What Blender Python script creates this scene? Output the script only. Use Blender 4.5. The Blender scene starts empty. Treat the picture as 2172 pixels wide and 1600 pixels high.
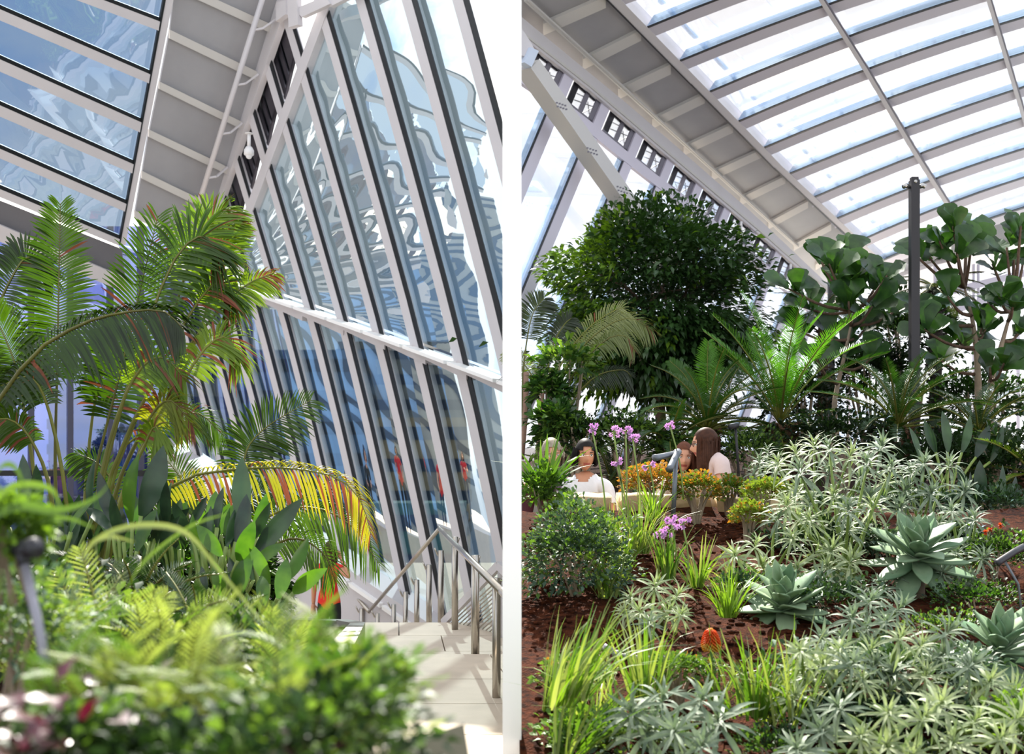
import bpy, bmesh, math, random
from mathutils import Vector, Matrix, Quaternion
from mathutils import noise as mnoise
R = random.Random(7)
SC = bpy.context.scene
COL = SC.collection
# ------------------------------------------------------------------ camera
F, CX, HZ, CZ = 2400.0, 1086.0, 1000.0, 1.6
cam_data = bpy.data.cameras.new('camera')
cam = bpy.data.objects.new('camera', cam_data); COL.objects.link(cam)
cam.location = (0, 0, CZ); cam.rotation_euler = (math.pi/2, 0, 0)
cam_data.sensor_width = 36.0; cam_data.lens = F/2172*36.0
cam_data.shift_y = 200/2172
cam_data.clip_start = 0.05; cam_data.clip_end = 2000
cam_data.dof.use_dof = True; cam_data.dof.focus_distance = 8.4; cam_data.dof.aperture_fstop = 3.1
SC.camera = cam
# ------------------------------------------------------------------ sky, sun, exposure
SC.view_settings.view_transform = 'Standard'; SC.view_settings.look = 'None'
SC.view_settings.gamma = 1.0; SC.view_settings.exposure = 0.0
SC.view_settings.use_curve_mapping = False
def build_world():
    w = bpy.data.worlds.new('sky'); SC.world = w; w.use_nodes = True
    nt = w.node_tree; nt.nodes.clear()
    N = nt.nodes.new; L = nt.links.new
    out = N('ShaderNodeOutputWorld'); bg = N('ShaderNodeBackground')
    tc = N('ShaderNodeTexCoord'); mp = N('ShaderNodeMapping'); mp.inputs['Scale'].default_value = (1, 1, 1.8)
    nz = N('ShaderNodeTexNoise'); nz.inputs['Scale'].default_value = 2.6; nz.inputs['Detail'].default_value = 6; nz.inputs['Roughness'].default_value = .55
    rp = N('ShaderNodeValToRGB')
    rp.color_ramp.elements[0].position = .36; rp.color_ramp.elements[0].color = (.50, .70, 1.0, 1)
    rp.color_ramp.elements[1].position = .50; rp.color_ramp.elements[1].color = (1, 1, 1, 1)
    sep = N('ShaderNodeSeparateXYZ'); rz = N('ShaderNodeValToRGB')
    rz.color_ramp.elements[0].position = .47; rz.color_ramp.elements[0].color = (.55, .58, .62, 1)
    rz.color_ramp.elements[1].position = .52; rz.color_ramp.elements[1].color = (1, 1, 1, 1)
    ad = N('ShaderNodeMath'); ad.operation = 'MULTIPLY_ADD'; ad.inputs[1].default_value = .5; ad.inputs[2].default_value = .5
    mu = N('ShaderNodeMix'); mu.data_type = 'RGBA'; mu.blend_type = 'MULTIPLY'; mu.inputs[0].default_value = 1
    L(tc.outputs['Generated'], mp.inputs[0]); L(mp.outputs[0], nz.inputs['Vector']); L(nz.outputs['Fac'], rp.inputs[0])
    L(tc.outputs['Generated'], sep.inputs[0]); L(sep.outputs['Z'], ad.inputs[0]); L(ad.outputs[0], rz.inputs[0])
    L(rp.outputs[0], mu.inputs[6]); L(rz.outputs[0], mu.inputs[7]); L(mu.outputs[2], bg.inputs[0])
    bg.inputs[1].default_value = 1.5
    L(bg.outputs[0], out.inputs[0])
build_world()
sun_data = bpy.data.lights.new('sun', 'SUN'); sun = bpy.data.objects.new('sun', sun_data); COL.objects.link(sun)
sun_data.energy = 15; sun_data.angle = .011; sun_data.color = (1, .95, .86)
SUN_AZ, SUN_EL = math.radians(-7), math.radians(46)
sd = Vector((math.sin(SUN_AZ)*math.cos(SUN_EL), math.cos(SUN_AZ)*math.cos(SUN_EL), math.sin(SUN_EL)))
sun.rotation_euler = sd.to_track_quat('Z', 'Y').to_euler()
sun.location = sd*60
# ------------------------------------------------------------------ helpers
def W(px, py, Y): return Vector(((px-CX)/F*Y, Y, CZ+(HZ-py)/F*Y))
def PXM(px, Y): return px/F*Y                      # a length in pixels at distance Y, in metres
class Plane:
    def __init__(s, a, b, c):
        s.p = a; n = (b-a).cross(c-a).normalized()
        if n.dot(Vector((0, 0, CZ))-a) < 0: n = -n
        s.n = n
    def at(s, px, py, off=0.0):
        d = Vector(((px-CX)/F, 1.0, (HZ-py)/F)); o = Vector((0, 0, CZ))
        t = (s.p + s.n*off - o).dot(s.n)/d.dot(s.n)
        return o + d*t
def lin(c):
    return tuple((x/12.92 if x <= .04045 else ((x+.055)/1.055)**2.4) for x in c)
def hexc(h):
    h = h.lstrip('#'); return lin(tuple(int(h[i:i+2], 16)/255 for i in (0, 2, 4)))
MATS = {}
def mat(name, col, rough=.5, metal=0., spec=.5, noise=0., nscale=8., bump=0., bscale=40., col2=None):
    if name in MATS: return MATS[name]
    m = bpy.data.materials.new(name); m.use_nodes = True; nt = m.node_tree; b = nt.nodes['Principled BSDF']
    c = hexc(col); b.inputs['Base Color'].default_value = (*c, 1); b.inputs['Roughness'].default_value = rough
    b.inputs['Metallic'].default_value = metal; b.inputs['Specular IOR Level'].default_value = spec
    if noise or bump: tc = nt.nodes.new('ShaderNodeTexCoord')
    if noise:
        nz = nt.nodes.new('ShaderNodeTexNoise'); nz.inputs['Scale'].default_value = nscale; nz.inputs['Detail'].default_value = 5
        rp = nt.nodes.new('ShaderNodeValToRGB'); c2 = hexc(col2) if col2 else tuple(x*(1-noise) for x in c)
        rp.color_ramp.elements[0].position = .35; rp.color_ramp.elements[1].position = .65
        rp.color_ramp.elements[0].color = (*c2, 1); rp.color_ramp.elements[1].color = (*c, 1)
        nt.links.new(tc.outputs['Object'], nz.inputs['Vector']); nt.links.new(nz.outputs['Fac'], rp.inputs[0]); nt.links.new(rp.outputs[0], b.inputs['Base Color'])
    if bump:
        n2 = nt.nodes.new('ShaderNodeTexNoise'); n2.inputs['Scale'].default_value = bscale; n2.inputs['Detail'].default_value = 4
        bp = nt.nodes.new('ShaderNodeBump'); bp.inputs['Strength'].default_value = bump; bp.inputs['Distance'].default_value = .02
        nt.links.new(tc.outputs['Object'], n2.inputs['Vector']); nt.links.new(n2.outputs['Fac'], bp.inputs['Height']); nt.links.new(bp.outputs[0], b.inputs['Normal'])
    MATS[name] = m; return m
def leaf_mat(name, col, col2, trans=.35, rough=.42, spec=.5, nscale=3., tcol=None):
    """leaf: glossy skin plus light let through; colour varies over the plant and per piece"""
    if name in MATS: return MATS[name]
    m = bpy.data.materials.new(name); m.use_nodes = True; nt = m.node_tree; b = nt.nodes['Principled BSDF']; out = nt.nodes['Material Output']
    N = nt.nodes.new; L = nt.links.new
    tc = N('ShaderNodeTexCoord'); oi = N('ShaderNodeObjectInfo'); nz = N('ShaderNodeTexNoise')
    nz.inputs['Scale'].default_value = nscale; nz.inputs['Detail'].default_value = 3
    L(tc.outputs['Object'], nz.inputs['Vector'])
    ma = N('ShaderNodeMath'); ma.operation = 'MULTIPLY_ADD'; ma.inputs[1].default_value = .5; L(oi.outputs['Random'], ma.inputs[0])
    ms = N('ShaderNodeMath'); ms.operation = 'SUBTRACT'; ms.inputs[1].default_value = .25; L(nz.outputs['Fac'], ms.inputs[0]); L(ms.outputs[0], ma.inputs[2])
    rp = N('ShaderNodeValToRGB'); rp.color_ramp.elements[0].position = .2; rp.color_ramp.elements[1].position = .8
    rp.color_ramp.elements[0].color = (*[x*.72 for x in hexc(col2)], 1); rp.color_ramp.elements[1].color = (*[x*.80 for x in hexc(col)], 1)
    L(ma.outputs[0], rp.inputs[0]); L(rp.outputs[0], b.inputs['Base Color'])
    b.inputs['Roughness'].default_value = rough; b.inputs['Specular IOR Level'].default_value = spec
    tr = N('ShaderNodeBsdfTranslucent'); mx = N('ShaderNodeMixShader'); mx.inputs[0].default_value = trans
    hs = N('ShaderNodeMix'); hs.data_type = 'RGBA'; hs.blend_type = 'MULTIPLY'; hs.inputs[0].default_value = 1
    t = tcol or (1.25, 1.3, .45)
    hs.inputs[7].default_value = (*t, 1); L(rp.outputs[0], hs.inputs[6]); L(hs.outputs[2], tr.inputs['Color'])
    L(b.outputs[0], mx.inputs[1]); L(tr.outputs[0], mx.inputs[2]); L(mx.outputs[0], out.inputs['Surface'])
    MATS[name] = m; return m
def glass_mat(name, tint, gloss, gcol=(1, 1, 1), rough=.01):
    if name in MATS: return MATS[name]
    m = bpy.data.materials.new(name); m.use_nodes = True; nt = m.node_tree; nt.nodes.remove(nt.nodes['Principled BSDF']); out = nt.nodes['Material Output']
    tr = nt.nodes.new('ShaderNodeBsdfTransparent'); gl = nt.nodes.new('ShaderNodeBsdfGlossy'); mx = nt.nodes.new('ShaderNodeMixShader')
    tr.inputs['Color'].default_value = (*tint, 1); gl.inputs['Color'].default_value = (*gcol, 1); gl.inputs['Roughness'].default_value = rough
    lw = nt.nodes.new('ShaderNodeLayerWeight'); lw.inputs['Blend'].default_value = .35
    mm = nt.nodes.new('ShaderNodeMapRange'); mm.inputs['To Min'].default_value = gloss; mm.inputs['To Max'].default_value = min(1, gloss+.4)
    nt.links.new(lw.outputs['Fresnel'], mm.inputs[0]); nt.links.new(mm.outputs[0], mx.inputs[0])
    nt.links.new(tr.outputs[0], mx.inputs[1]); nt.links.new(gl.outputs[0], mx.inputs[2]); nt.links.new(mx.outputs[0], out.inputs['Surface'])
    MATS[name] = m; return m

def frame(d, up=Vector((0, 0, 1))):
    d = d.normalized(); s = d.cross(up)
    if s.length < 1e-4: s = d.cross(Vector((1, 0, 0)))
    s.normalize(); return d, s, s.cross(d)
def bez(ps, t):
    ps = list(ps)
    while len(ps) > 1: ps = [a.lerp(b, t) for a, b in zip(ps, ps[1:])]
    return ps[0]
def spline(pts, n):
    """Catmull-Rom through points, n samples"""
    P = [pts[0]*2-pts[1]]+list(pts)+[pts[-1]*2-pts[-2]]; m = len(pts)-1; out = []
    for i in range(n):
        u = i/(n-1)*m; k = min(int(u), m-1); t = u-k; a, b, c, d = P[k:k+4]
        out.append(.5*((2*b)+(c-a)*t+(2*a-5*b+4*c-d)*t*t+(3*b-a-3*c+d)*t**3))
    return out
class MB:
    def __init__(s): s.v = []; s.f = []; s.m = []; s.sm = []
    def add(s, vs, fs, mi=0, smooth=False):
        o = len(s.v); s.v += [tuple(v) for v in vs]
        for f in fs: s.f.append(tuple(i+o for i in f)); s.m.append(mi); s.sm.append(smooth)
    def box(s, c, size, rot=None, mi=0):
        c = Vector(c); x, y, z = (k/2 for k in size)
        vs = [Vector((a, b, d)) for a in (-x, x) for b in (-y, y) for d in (-z, z)]
        if rot is not None: vs = [rot @ v for v in vs]
        s.add([v+c for v in vs], [(0, 1, 3, 2), (4, 6, 7, 5), (0, 4, 5, 1), (2, 3, 7, 6), (0, 2, 6, 4), (1, 5, 7, 3)], mi)
    def prism(s, poly, off, mi=0):
        """polygon of points pushed by the vector off"""
        n = len(poly); vs = list(poly)+[p+off for p in poly]
        fs = [tuple(range(n))[::-1], tuple(range(n, 2*n))]+[(i, (i+1) % n, n+(i+1) % n, n+i) for i in range(n)]
        s.add(vs, fs, mi)
    def beam(s, a, b, w, h, up=Vector((0, 0, 1)), mi=0):
        d, sd_, u = frame(b-a, up); x = sd_*w/2; y = u*h/2
        s.prism([a-x-y, a+x-y, a+x+y, a-x+y], b-a, mi)
    def tube(s, pts, r, n=6, mi=0, cap=True, smooth=True):
        m = len(pts); rs = r if isinstance(r, (list, tuple)) else [r]*m; vs = []; fs = []; up = None
        for i, p in enumerate(pts):
            d = (pts[min(i+1, m-1)]-pts[max(i-1, 0)])
            if d.length < 1e-9: d = Vector((0, 0, 1))
            d.normalize()
            if up is None: _, sx, up = frame(d)
            else:
                sx = d.cross(up)
                if sx.length < 1e-5: _, sx, up = frame(d)
                sx.normalize(); up = sx.cross(d)
            for k in range(n):
                a = 2*math.pi*k/n; vs.append(p+(sx*math.cos(a)+up*math.sin(a))*rs[i])
        for i in range(m-1):
            for k in range(n): fs.append((i*n+k, i*n+(k+1) % n, (i+1)*n+(k+1) % n, (i+1)*n+k))
        if cap: fs.append(tuple(range(n))[::-1]); fs.append(tuple(range((m-1)*n, m*n)))
        s.add(vs, fs, mi, smooth)
    def strip(s, pts, ws, side, mi=0, fold=0., nrm=None):
        """leaf blade along pts, half widths ws, side vectors, V fold"""
        vs = []; n = len(pts)
        for i, p in enumerate(pts):
            sv = side[i] if isinstance(side, list) else side
            nv = nrm[i] if isinstance(nrm, list) else nrm
            e = (nv*ws[i]*fold) if (fold and nv is not None) else Vector((0, 0, 0))
            vs += [p-sv*ws[i]+e, p, p+sv*ws[i]+e]
        fs = []
        for i in range(n-1):
            a = i*3; fs += [(a, a+1, a+4, a+3), (a+1, a+2, a+5, a+4)]
        s.add(vs, fs, mi, True)
    def ball(s, c, r, nu=10, nv=6, mi=0, sc=(1, 1, 1), jit=0., rnd=None):
        vs = []; fs = []
        for j in range(nv+1):
            th = math.pi*j/nv
            for i in range(nu):
                ph = 2*math.pi*i/nu; k = 1+(rnd.uniform(-jit, jit) if jit else 0)
                vs.append(Vector((c[0]+r*k*sc[0]*math.sin(th)*math.cos(ph), c[1]+r*k*sc[1]*math.sin(th)*math.sin(ph), c[2]+r*k*sc[2]*math.cos(th))))
        for j in range(nv):
            for i in range(nu): fs.append((j*nu+i, j*nu+(i+1) % nu, (j+1)*nu+(i+1) % nu, (j+1)*nu+i)[::-1])
        s.add(vs, fs, mi, True)
    def mesh(s, name, mats):
        me = bpy.data.meshes.new(name); me.from_pydata(s.v, [], s.f)
        for m in (mats if isinstance(mats, (list, tuple)) else [mats]): me.materials.append(m)
        me.polygons.foreach_set('material_index', s.m); me.polygons.foreach_set('use_smooth', s.sm); me.update(); return me
    def build(s, name, mats, parent=None, label=None, kind=None):
        o = bpy.data.objects.new(name, s.mesh(name, mats)); COL.objects.link(o)
        if parent is not None: o.parent = parent; o.matrix_parent_inverse = parent.matrix_basis.inverted()
        if label: o['label'] = label
        if kind: o['kind'] = kind
        return o
def put(name, me, mtx, parent=None, label=None):
    """another object that shares a mesh, at a world matrix"""
    o = bpy.data.objects.new(name, me); COL.objects.link(o)
    if parent is not None: o.parent = parent; o.matrix_parent_inverse = Matrix.Identity(4); o.matrix_basis = world_of(parent).inverted() @ mtx
    else: o.matrix_basis = mtx
    if label: o['label'] = label
    return o
def world_of(o):
    return (world_of(o.parent) @ o.matrix_parent_inverse @ o.matrix_basis) if o.parent else o.matrix_basis.copy()
def thing(name, loc, label, cat, group=None, kind=None):
    o = bpy.data.objects.new(name, None); COL.objects.link(o); o.location = loc; o.empty_display_size = .1
    o.matrix_basis = Matrix.Translation(Vector(loc))
    tag(o, label, cat, group, kind); return o
def tag(o, label=None, cat=None, group=None, kind=None):
    if label: o['label'] = label
    if cat: o['category'] = cat
    if group: o['group'] = group
    if kind: o['kind'] = kind
    return o
def struct(name): 
    o = bpy.data.objects.new(name, None); COL.objects.link(o); o['kind'] = 'structure'; return o
# ================================================================== left bay: glazed roof, soffit, leaning glass wall
white = mat('white_painted_steel', 'cbc7ca', .45, noise=.04, nscale=2)
offw = mat('soffit_slat_paint', 'c6c3bf', .5)
panelg = mat('soffit_panel_grey', '9d9c9f', .42, noise=.12, nscale=1.2)
dark = mat('black_gasket', '0c1116', .4)
darkbox = mat('dark_vent_metal', '3a363d', .45, noise=.1, nscale=6)
glassL = glass_mat('tinted_wall_glass', (.37, .48, .54), .32, (.80, .90, .94))
glassRoofL = glass_mat('blue_roof_glass', (.27, .37, .50), .30, (.9, .95, 1))
def line(p, q):
    return lambda y: p[0]+(q[0]-p[0])*(y-p[1])/(q[1]-p[1])
def interp(xs, ys):
    def f(x):
        if x <= xs[0]: i = 0
        elif x >= xs[-1]: i = len(xs)-2
        else: i = max(k for k in range(len(xs)-1) if xs[k] <= x)
        return ys[i]+(ys[i+1]-ys[i])*(x-xs[i])/(xs[i+1]-xs[i])
    return f
_a = W(1066, 800, 16.0); PL = Plane(_a, W(449, 800, 20.5), _a+Vector((0, 0, 3)))
wall_left = struct('wall_left')
x900 = [352, 400, 449, 502, 554, 610, 662, 721, 783, 850.6, 926, 1011, 1106, 1210]
offs = interp([-300, -100, 100, 300, 520, 700, 900, 1100, 1300, 1500], [-330, -268, -210, -154, -94, -46, 0, 42, 80, 116])
def mx(k, y):
    return x900[k]+offs(y)*(1+.022*(11-k))
topL = lambda y: 639-(y-146)*.3713         # top rail (centre) x at y
gutL = lambda y: 574-(y-76)*.331         # gutter x at y
def cross_y(k, fx, lo=-400, hi=900):
    # y where mullion k meets a line x=fx(y)
    g = lambda y: mx(k, y)-fx(y)
    for _ in range(50):
        mid = (lo+hi)/2
        if g(mid) > 0: hi = mid
        else: lo = mid
    return (lo+hi)/2
ledge = lambda x: 585+(790-585)*(x-490)/(1066-490)+14*math.sin(max(0, min(1, (x-490)/576))*math.pi)*-.2     # transom ledge upper edge
sill = lambda x: 985+(1238-985)*(x-430)/(807-430)
def ybot(k):
    lo, hi = 900, 1600
    for _ in range(40):
        mid = (lo+hi)/2
        if mid < sill(mx(k, mid)): lo = mid
        else: hi = mid
    return lo
bars = []
for k in range(len(x900)):
    sp = (x900[k]-x900[k-1]) if k else 46
    wd, dk = sp*.215, sp*.125
    yt = cross_y(k, gutL); yb = ybot(k)+20
    yt = max(yt, -260)
    ys = [yt+(yb-yt)*i/12 for i in range(13)]
    b = MB(); g = MB()
    for y0, y1 in zip(ys, ys[1:]):
        q = [PL.at(mx(k, y0)-wd, y0, .10), PL.at(mx(k, y0), y0, .10), PL.at(mx(k, y1), y1, .10), PL.at(mx(k, y1)-wd, y1, .10)]
        b.prism(q, -PL.n*.14)
        q = [PL.at(mx(k, y0), y0, .09), PL.at(mx(k, y0)+dk, y0, .09), PL.at(mx(k, y1)+dk, y1, .09), PL.at(mx(k, y1), y1, .09)]
        g.prism(q, -PL.n*.02)
    mo = b.build('mullion', white, wall_left); g.build('gasket', dark, mo)
    bars.append((wd, dk))
# panes: bulged sheets between the mullions, upper and lower tier
def pane_sheet(k0, k1, yt0, yt1, yb0, yb1, mat_, par, nu=8, nv=70, bul=.010, fr=None, wa=.0055):
    b = MB(); vs = []; ph = R.uniform(0, 6.28); fr = fr or R.uniform(6.5, 8.5)
    for j in range(nv+1):
        t = j/nv
        for i in range(nu+1):
            u = i/nu
            ya = yt0+(yb0-yt0)*t; yc = yt1+(yb1-yt1)*t
            xa = mx(k0, ya); xc = mx(k1, yc)
            d = bul*(1-(2*u-1)**2)+wa*math.sin(t*fr*6.28+ph+u*1.5)*(1-(2*u-1)**2*.5)
            vs.append(PL.at(xa+(xc-xa)*u, ya+(yc-ya)*u, -.03+d))
    fs = [(j*(nu+1)+i, j*(nu+1)+i+1, (j+1)*(nu+1)+i+1, (j+1)*(nu+1)+i) for j in range(nv) for i in range(nu)]
    b.add(vs, fs, 0, True); return b.build('pane', mat_, par)
for k in range(len(x900)-1):
    yt0 = cross_y(k, topL); yt1 = cross_y(k+1, topL)
    yt0 = max(yt0, -250); yt1 = max(yt1, -250)
    def ym(kk):
        lo, hi = 300, 1400
        for _ in range(40):
            m_ = (lo+hi)/2
            if m_ < ledge(mx(kk, m_)): lo = m_
            else: hi = m_
        return lo
    m0, m1 = ym(k), ym(k+1)
    if yt0 < m0-30: pane_sheet(k, k+1, yt0, yt1, m0, m1, glassL, wall_left)
    pane_sheet(k, k+1, m0+6, m1+6, ybot(k), ybot(k+1), glassL, wall_left, fr=R.uniform(2.4, 3.2), wa=.004)
# top rail, gutter and pipe of the leaning wall
tr = MB()
tr.prism([PL.at(topL(-200)-11, -200, .11), PL.at(topL(-200)+11, -200, .11), PL.at(topL(505)+8, 505, .11), PL.at(topL(505)-8, 505, .11)], -PL.n*.16)
tr.build('top_rail', white, wall_left)
gb = MB()
gb.prism([PL.at(gutL(-120)-14, -120, .16), PL.at(gutL(-120)+12, -120, .16), PL.at(gutL(500)+8, 500, .16), PL.at(gutL(500)-10, 500, .16)], -PL.n*.12)
go = gb.build('gutter', white, wall_left)
# vents between gutter and top rail: dark louvred boxes
for k in range(1, 10):
    ya0 = cross_y(k, lambda y: gutL(y)+10); ya1 = cross_y(k+1, lambda y: gutL(y)+10)
    yb0 = cross_y(k, lambda y: topL(y)-9); yb1 = cross_y(k+1, lambda y: topL(y)-9)
    if ya1 < -60: continue
    wd, dk = bars[k+1][0], bars[k][1]
    e = lambda kk, y, d: (mx(kk, y)+d, y)
    c = [e(k, ya0, 0), e(k+1, ya1, -wd), e(k+1, yb1, -wd), e(k, yb0, 0)]
    lerp2 = lambda u, v: tuple((c[0][i]*(1-u)+c[1][i]*u)*(1-v)+(c[3][i]*(1-u)+c[2][i]*u)*v for i in (0, 1))
    b = MB(); b.prism([PL.at(*p, -.12) for p in c], -PL.n*.05)
    vo = b.build('vent', dark, wall_left)
    fr = MB()
    for (u0, v0, u1, v1) in ((0, 0, 1, .06), (0, .94, 1, 1), (0, 0, .12, 1), (.72, 0, 1, 1)):
        q = [lerp2(u0, v0), lerp2(u1, v0), lerp2(u1, v1), lerp2(u0, v1)]
        fr.prism([PL.at(*p, -.02) for p in q], -PL.n*.05)
    fr.build('vent_frame', darkbox, vo)
    for u0 in (.22, .48):
        s_ = MB(); q = [lerp2(u0, .05), lerp2(u0+.13, .05), lerp2(u0+.13, .95), lerp2(u0, .95)]
        s_.prism([PL.at(*p, -.05) for p in q], -PL.n*.03); s_.build('slat', darkbox, vo)
# transom ledge: white shelf boards lying between the mullions, and the lower sill boards
def ledge_board(par, x0, x1, fy, up, h, deep, m_, name, gap=.07):
    x0, x1 = x0+(x1-x0)*gap/2, x1-(x1-x0)*gap/2
    a, b_ = PL.at(x0, fy(x0)+up, .03), PL.at(x1, fy(x1)+up, .03)
    n = PL.n*deep; dz = Vector((0, 0, -h)); o = MB(); o.prism([a, b_, b_+n, a+n], dz); return o.build(name, m_, par)
bright = mat('white_ledge_board', 'f4f3f2', .4)
for k in range(1, len(x900)-1):
    ya = 600
    for _ in range(12): ya = ledge(mx(k, ya))
    yb_ = 600
    for _ in range(12): yb_ = ledge(mx(k+1, yb_))
    xa, xb = mx(k, ya), mx(k+1, yb_)
    if xa > 1180: break
    ledge_board(wall_left, xa, xb, ledge, 12, .05, .34, bright, 'ledge_board')
    xs0, xs1 = mx(k, ybot(k)), mx(k+1, ybot(k+1))
    ledge_board(wall_left, xs0, xs1, sill, 0, .06, .55, bright, 'sill_board')
tb = MB()
for i in range(10):
    xa, xb = 380+(1250-380)*i/10, 380+(1250-380)*(i+1)/10
    tb.prism([PL.at(xa, ledge(xa)+22, .12), PL.at(xb, ledge(xb)+26, .12), PL.at(xb, ledge(xb)+44, .12), PL.at(xa, ledge(xa)+34, .12)], -PL.n*.2)
tb.build('transom', white, wall_left)
# solid base below the sill
sb = MB()
sb.prism([PL.at(300, sill(300)+16, .5), PL.at(1250, sill(1250)+16, .5), PL.at(1250, sill(1250)+700, .5), PL.at(300, sill(300)+700, .5)], -PL.n*.6)
sb.build('base_wall', white, wall_left)
# white joint plate where the gutter meets the brace, top
jp = MB()
for q, d0, d1 in (([(608, -20), (628, -20), (632, 52), (612, 58)], .34, .1), ([(622, 20), (690, -8), (700, 8), (640, 36)], .3, .08), ([(690, -4), (770, -40), (776, -24), (700, 14)], .26, .08), ([(585, 5), (606, 0), (606, 30), (585, 45)], .3, .1)):
    jp.prism([PL.at(*p, d0) for p in q], -PL.n*d1)
jp.build('joint_plate', white, wall_left)
# --- soffit strip
E0, E1_ = W(350, 0, 17.9), W(267, 450, 19.2)
PS = Plane(E0, E1_, PL.at(gutL(60), 60, .1))
ceilL = struct('ceiling'); 
edge_x = lambda y: 350+(267-350)*y/450
def qslab(pl, quad, off, thick, name, m_, par):
    b = MB(); b.prism([pl.at(*p, off) for p in quad], -pl.n*thick); return b.build(name, m_, par)
slats = [((372, -38), (600, 66)), ((360, 66), (562, 163)), ((338, 176), (526, 268)), ((316, 278), (490, 361)), ((301, 366), (458, 442)), ((286, 450), (430, 520)), ((392, -140), (640, -30))]
slats.sort(key=lambda s: s[0][1])
for (a, b_), (c, d) in zip(slats, slats[1:]):
    ov = 6
    qslab(PS, [a, b_, (d[0], d[1]+ov), (c[0], c[1]+ov)], -.04, .05, 'soffit_panel', panelg, ceilL)
for a, b_ in slats:
    w_ = 19 if a[1] < 150 else 16
    qslab(PS, [(a[0], a[1]-3), (b_[0], b_[1]-3), (b_[0], b_[1]+w_-3), (a[0], a[1]+w_-3)], .02, .05, 'soffit_slat', offw, ceilL)
qslab(PS, [(edge_x(-60)+2, -60), (edge_x(-60)+18, -60), (edge_x(520)+12, 520), (edge_x(520)+1, 520)], .04, .12, 'edge_beam', white, ceilL)
qslab(PS, [(edge_x(-60)-3, -60), (edge_x(-60)+2, -60), (edge_x(520)+1, 520), (edge_x(520)-2, 520)], .05, .06, 'edge_gasket', dark, ceilL)
pp = lambda y: 556+(424-556)*y/424
pipe = MB(); pipe.tube([PS.at(pp(-80), -80, .18), PS.at(pp(470), 470, .18)], .045, 8); po = pipe.build('pipe', white, ceilL)
for y in (63, 180, 284, 377):
    br = MB(); x = pp(y)
    a, b_, c = PS.at(x-4, y+2, .18), PS.at(x+20, y-2, .2), PL.at(gutL(y-22), y-22, .2)
    br.beam(a, b_, .05, .03); br.beam(b_, c, .05, .03); br.build('bracket', white, po)
# --- glazed roof, left
PR = Plane(E0, E1_, W(0, 19, 16.4))
rib = [((0, -188), (363, -66)), ((0, -86), (352, 46)), ((0, 19), (322, 158)), ((0, 125), (305, 260)), ((0, 223), (287, 349)), ((0, 316), (268, 433)), ((0, 402), (252, 508))]
bw = [20, 20, 20, 22, 20, 17, 14]
ext = lambda a, b_, t: (a[0]+(b_[0]-a[0])*t, a[1]+(b_[1]-a[1])*t)
roof_l = struct('ceiling_glass')
roof_l.name = 'ceiling_left'
for i, (a, b_) in enumerate(rib):
    a2 = ext(a, b_, -.9); b2 = (edge_x(b_[1])-2, b_[1]); w_ = bw[i]
    q = [a2, b2, (b2[0]-3, b2[1]+w_*.95), (a2[0], a2[1]+w_*1.35)]
    ro = qslab(PR, q, .05, .07, 'roof_rib', white, roof_l)
    qslab(PR, [(a2[0], a2[1]-11), (b2[0], b2[1]-9), b2, a2], .03, .06, 'gasket', dark, ro)
    if i:
        pa, pb = rib[i-1]; pa2 = ext(pa, pb, -.9); pb2 = (edge_x(pb[1])-2, pb[1])
        q = [(pa2[0], pa2[1]+bw[i-1]), (pb2[0]+4, pb2[1]+bw[i-1]-6), (b2[0]+4, b2[1]+8), (a2[0], a2[1]+8)]
        # roof pane: a sheet with a slight wave
        b = MB(); nu, nv = 14, 4; vs = []; ph = R.uniform(0, 6)
        for j in range(nv+1):
            for ii in range(nu+1):
                u, v = ii/nu, j/nv
                p = tuple((q[0][z]*(1-u)+q[1][z]*u)*(1-v)+(q[3][z]*(1-u)+q[2][z]*u)*v for z in (0, 1))
                vs.append(PR.at(*p, -.06+.014*math.sin(u*19+ph)*math.sin(v*3.1)))
        b.add(vs, [(j*(nu+1)+ii, j*(nu+1)+ii+1, (j+1)*(nu+1)+ii+1, (j+1)*(nu+1)+ii) for j in range(nv) for ii in range(nu)], 0, True)
        b.build('pane', glassRoofL, roof_l)
greysoff = mat('grey_end_soffit', '6c6b70', .5, noise=.1, nscale=1)
qslab(PR, [(-300, 305), (258, 528), (266, 590), (-300, 350)], .0, .2, 'end_soffit', greysoff, roof_l)
qslab(PR, [(-300, 350), (266, 590), (270, 622), (-300, 392)], .08, .3, 'end_beam', white, roof_l)
# --- end wall behind the palms
_b = W(372, 800, 21.2); PB = Plane(_b, W(-200, 800, 19.0), _b+Vector((0, 0, 3)))
wall_back = struct('wall_back')
bluep = glass_mat('bluish_end_glass', (.34, .40, .72), .25, (.8, .85, 1))
posts = [-130, -40, 67, 150, 235, 300, 372]
postm = mat('slate_post', '3b3d52', .45)
for x in posts:
    qslab(PB, [(x-6, 480), (x+6, 480), (x+6, 1150), (x-6, 1150)], .08, .16, 'post', postm, wall_back)
for xa, xb in zip(posts, posts[1:]):
    qslab(PB, [(xa+6, 480), (xb-6, 480), (xb-6, 998), (xa+6, 998)], 0, .02, 'pane', bluep, wall_back)
    qslab(PB, [(xa+6, 1010), (xb-6, 1010), (xb-6, 1150), (xa+6, 1150)], 0, .02, 'pane', bluep, wall_back)
qslab(PB, [(-130, 998), (440, 998), (440, 1010), (-130, 1010)], .1, .12, 'rail', dark, wall_back)
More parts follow.
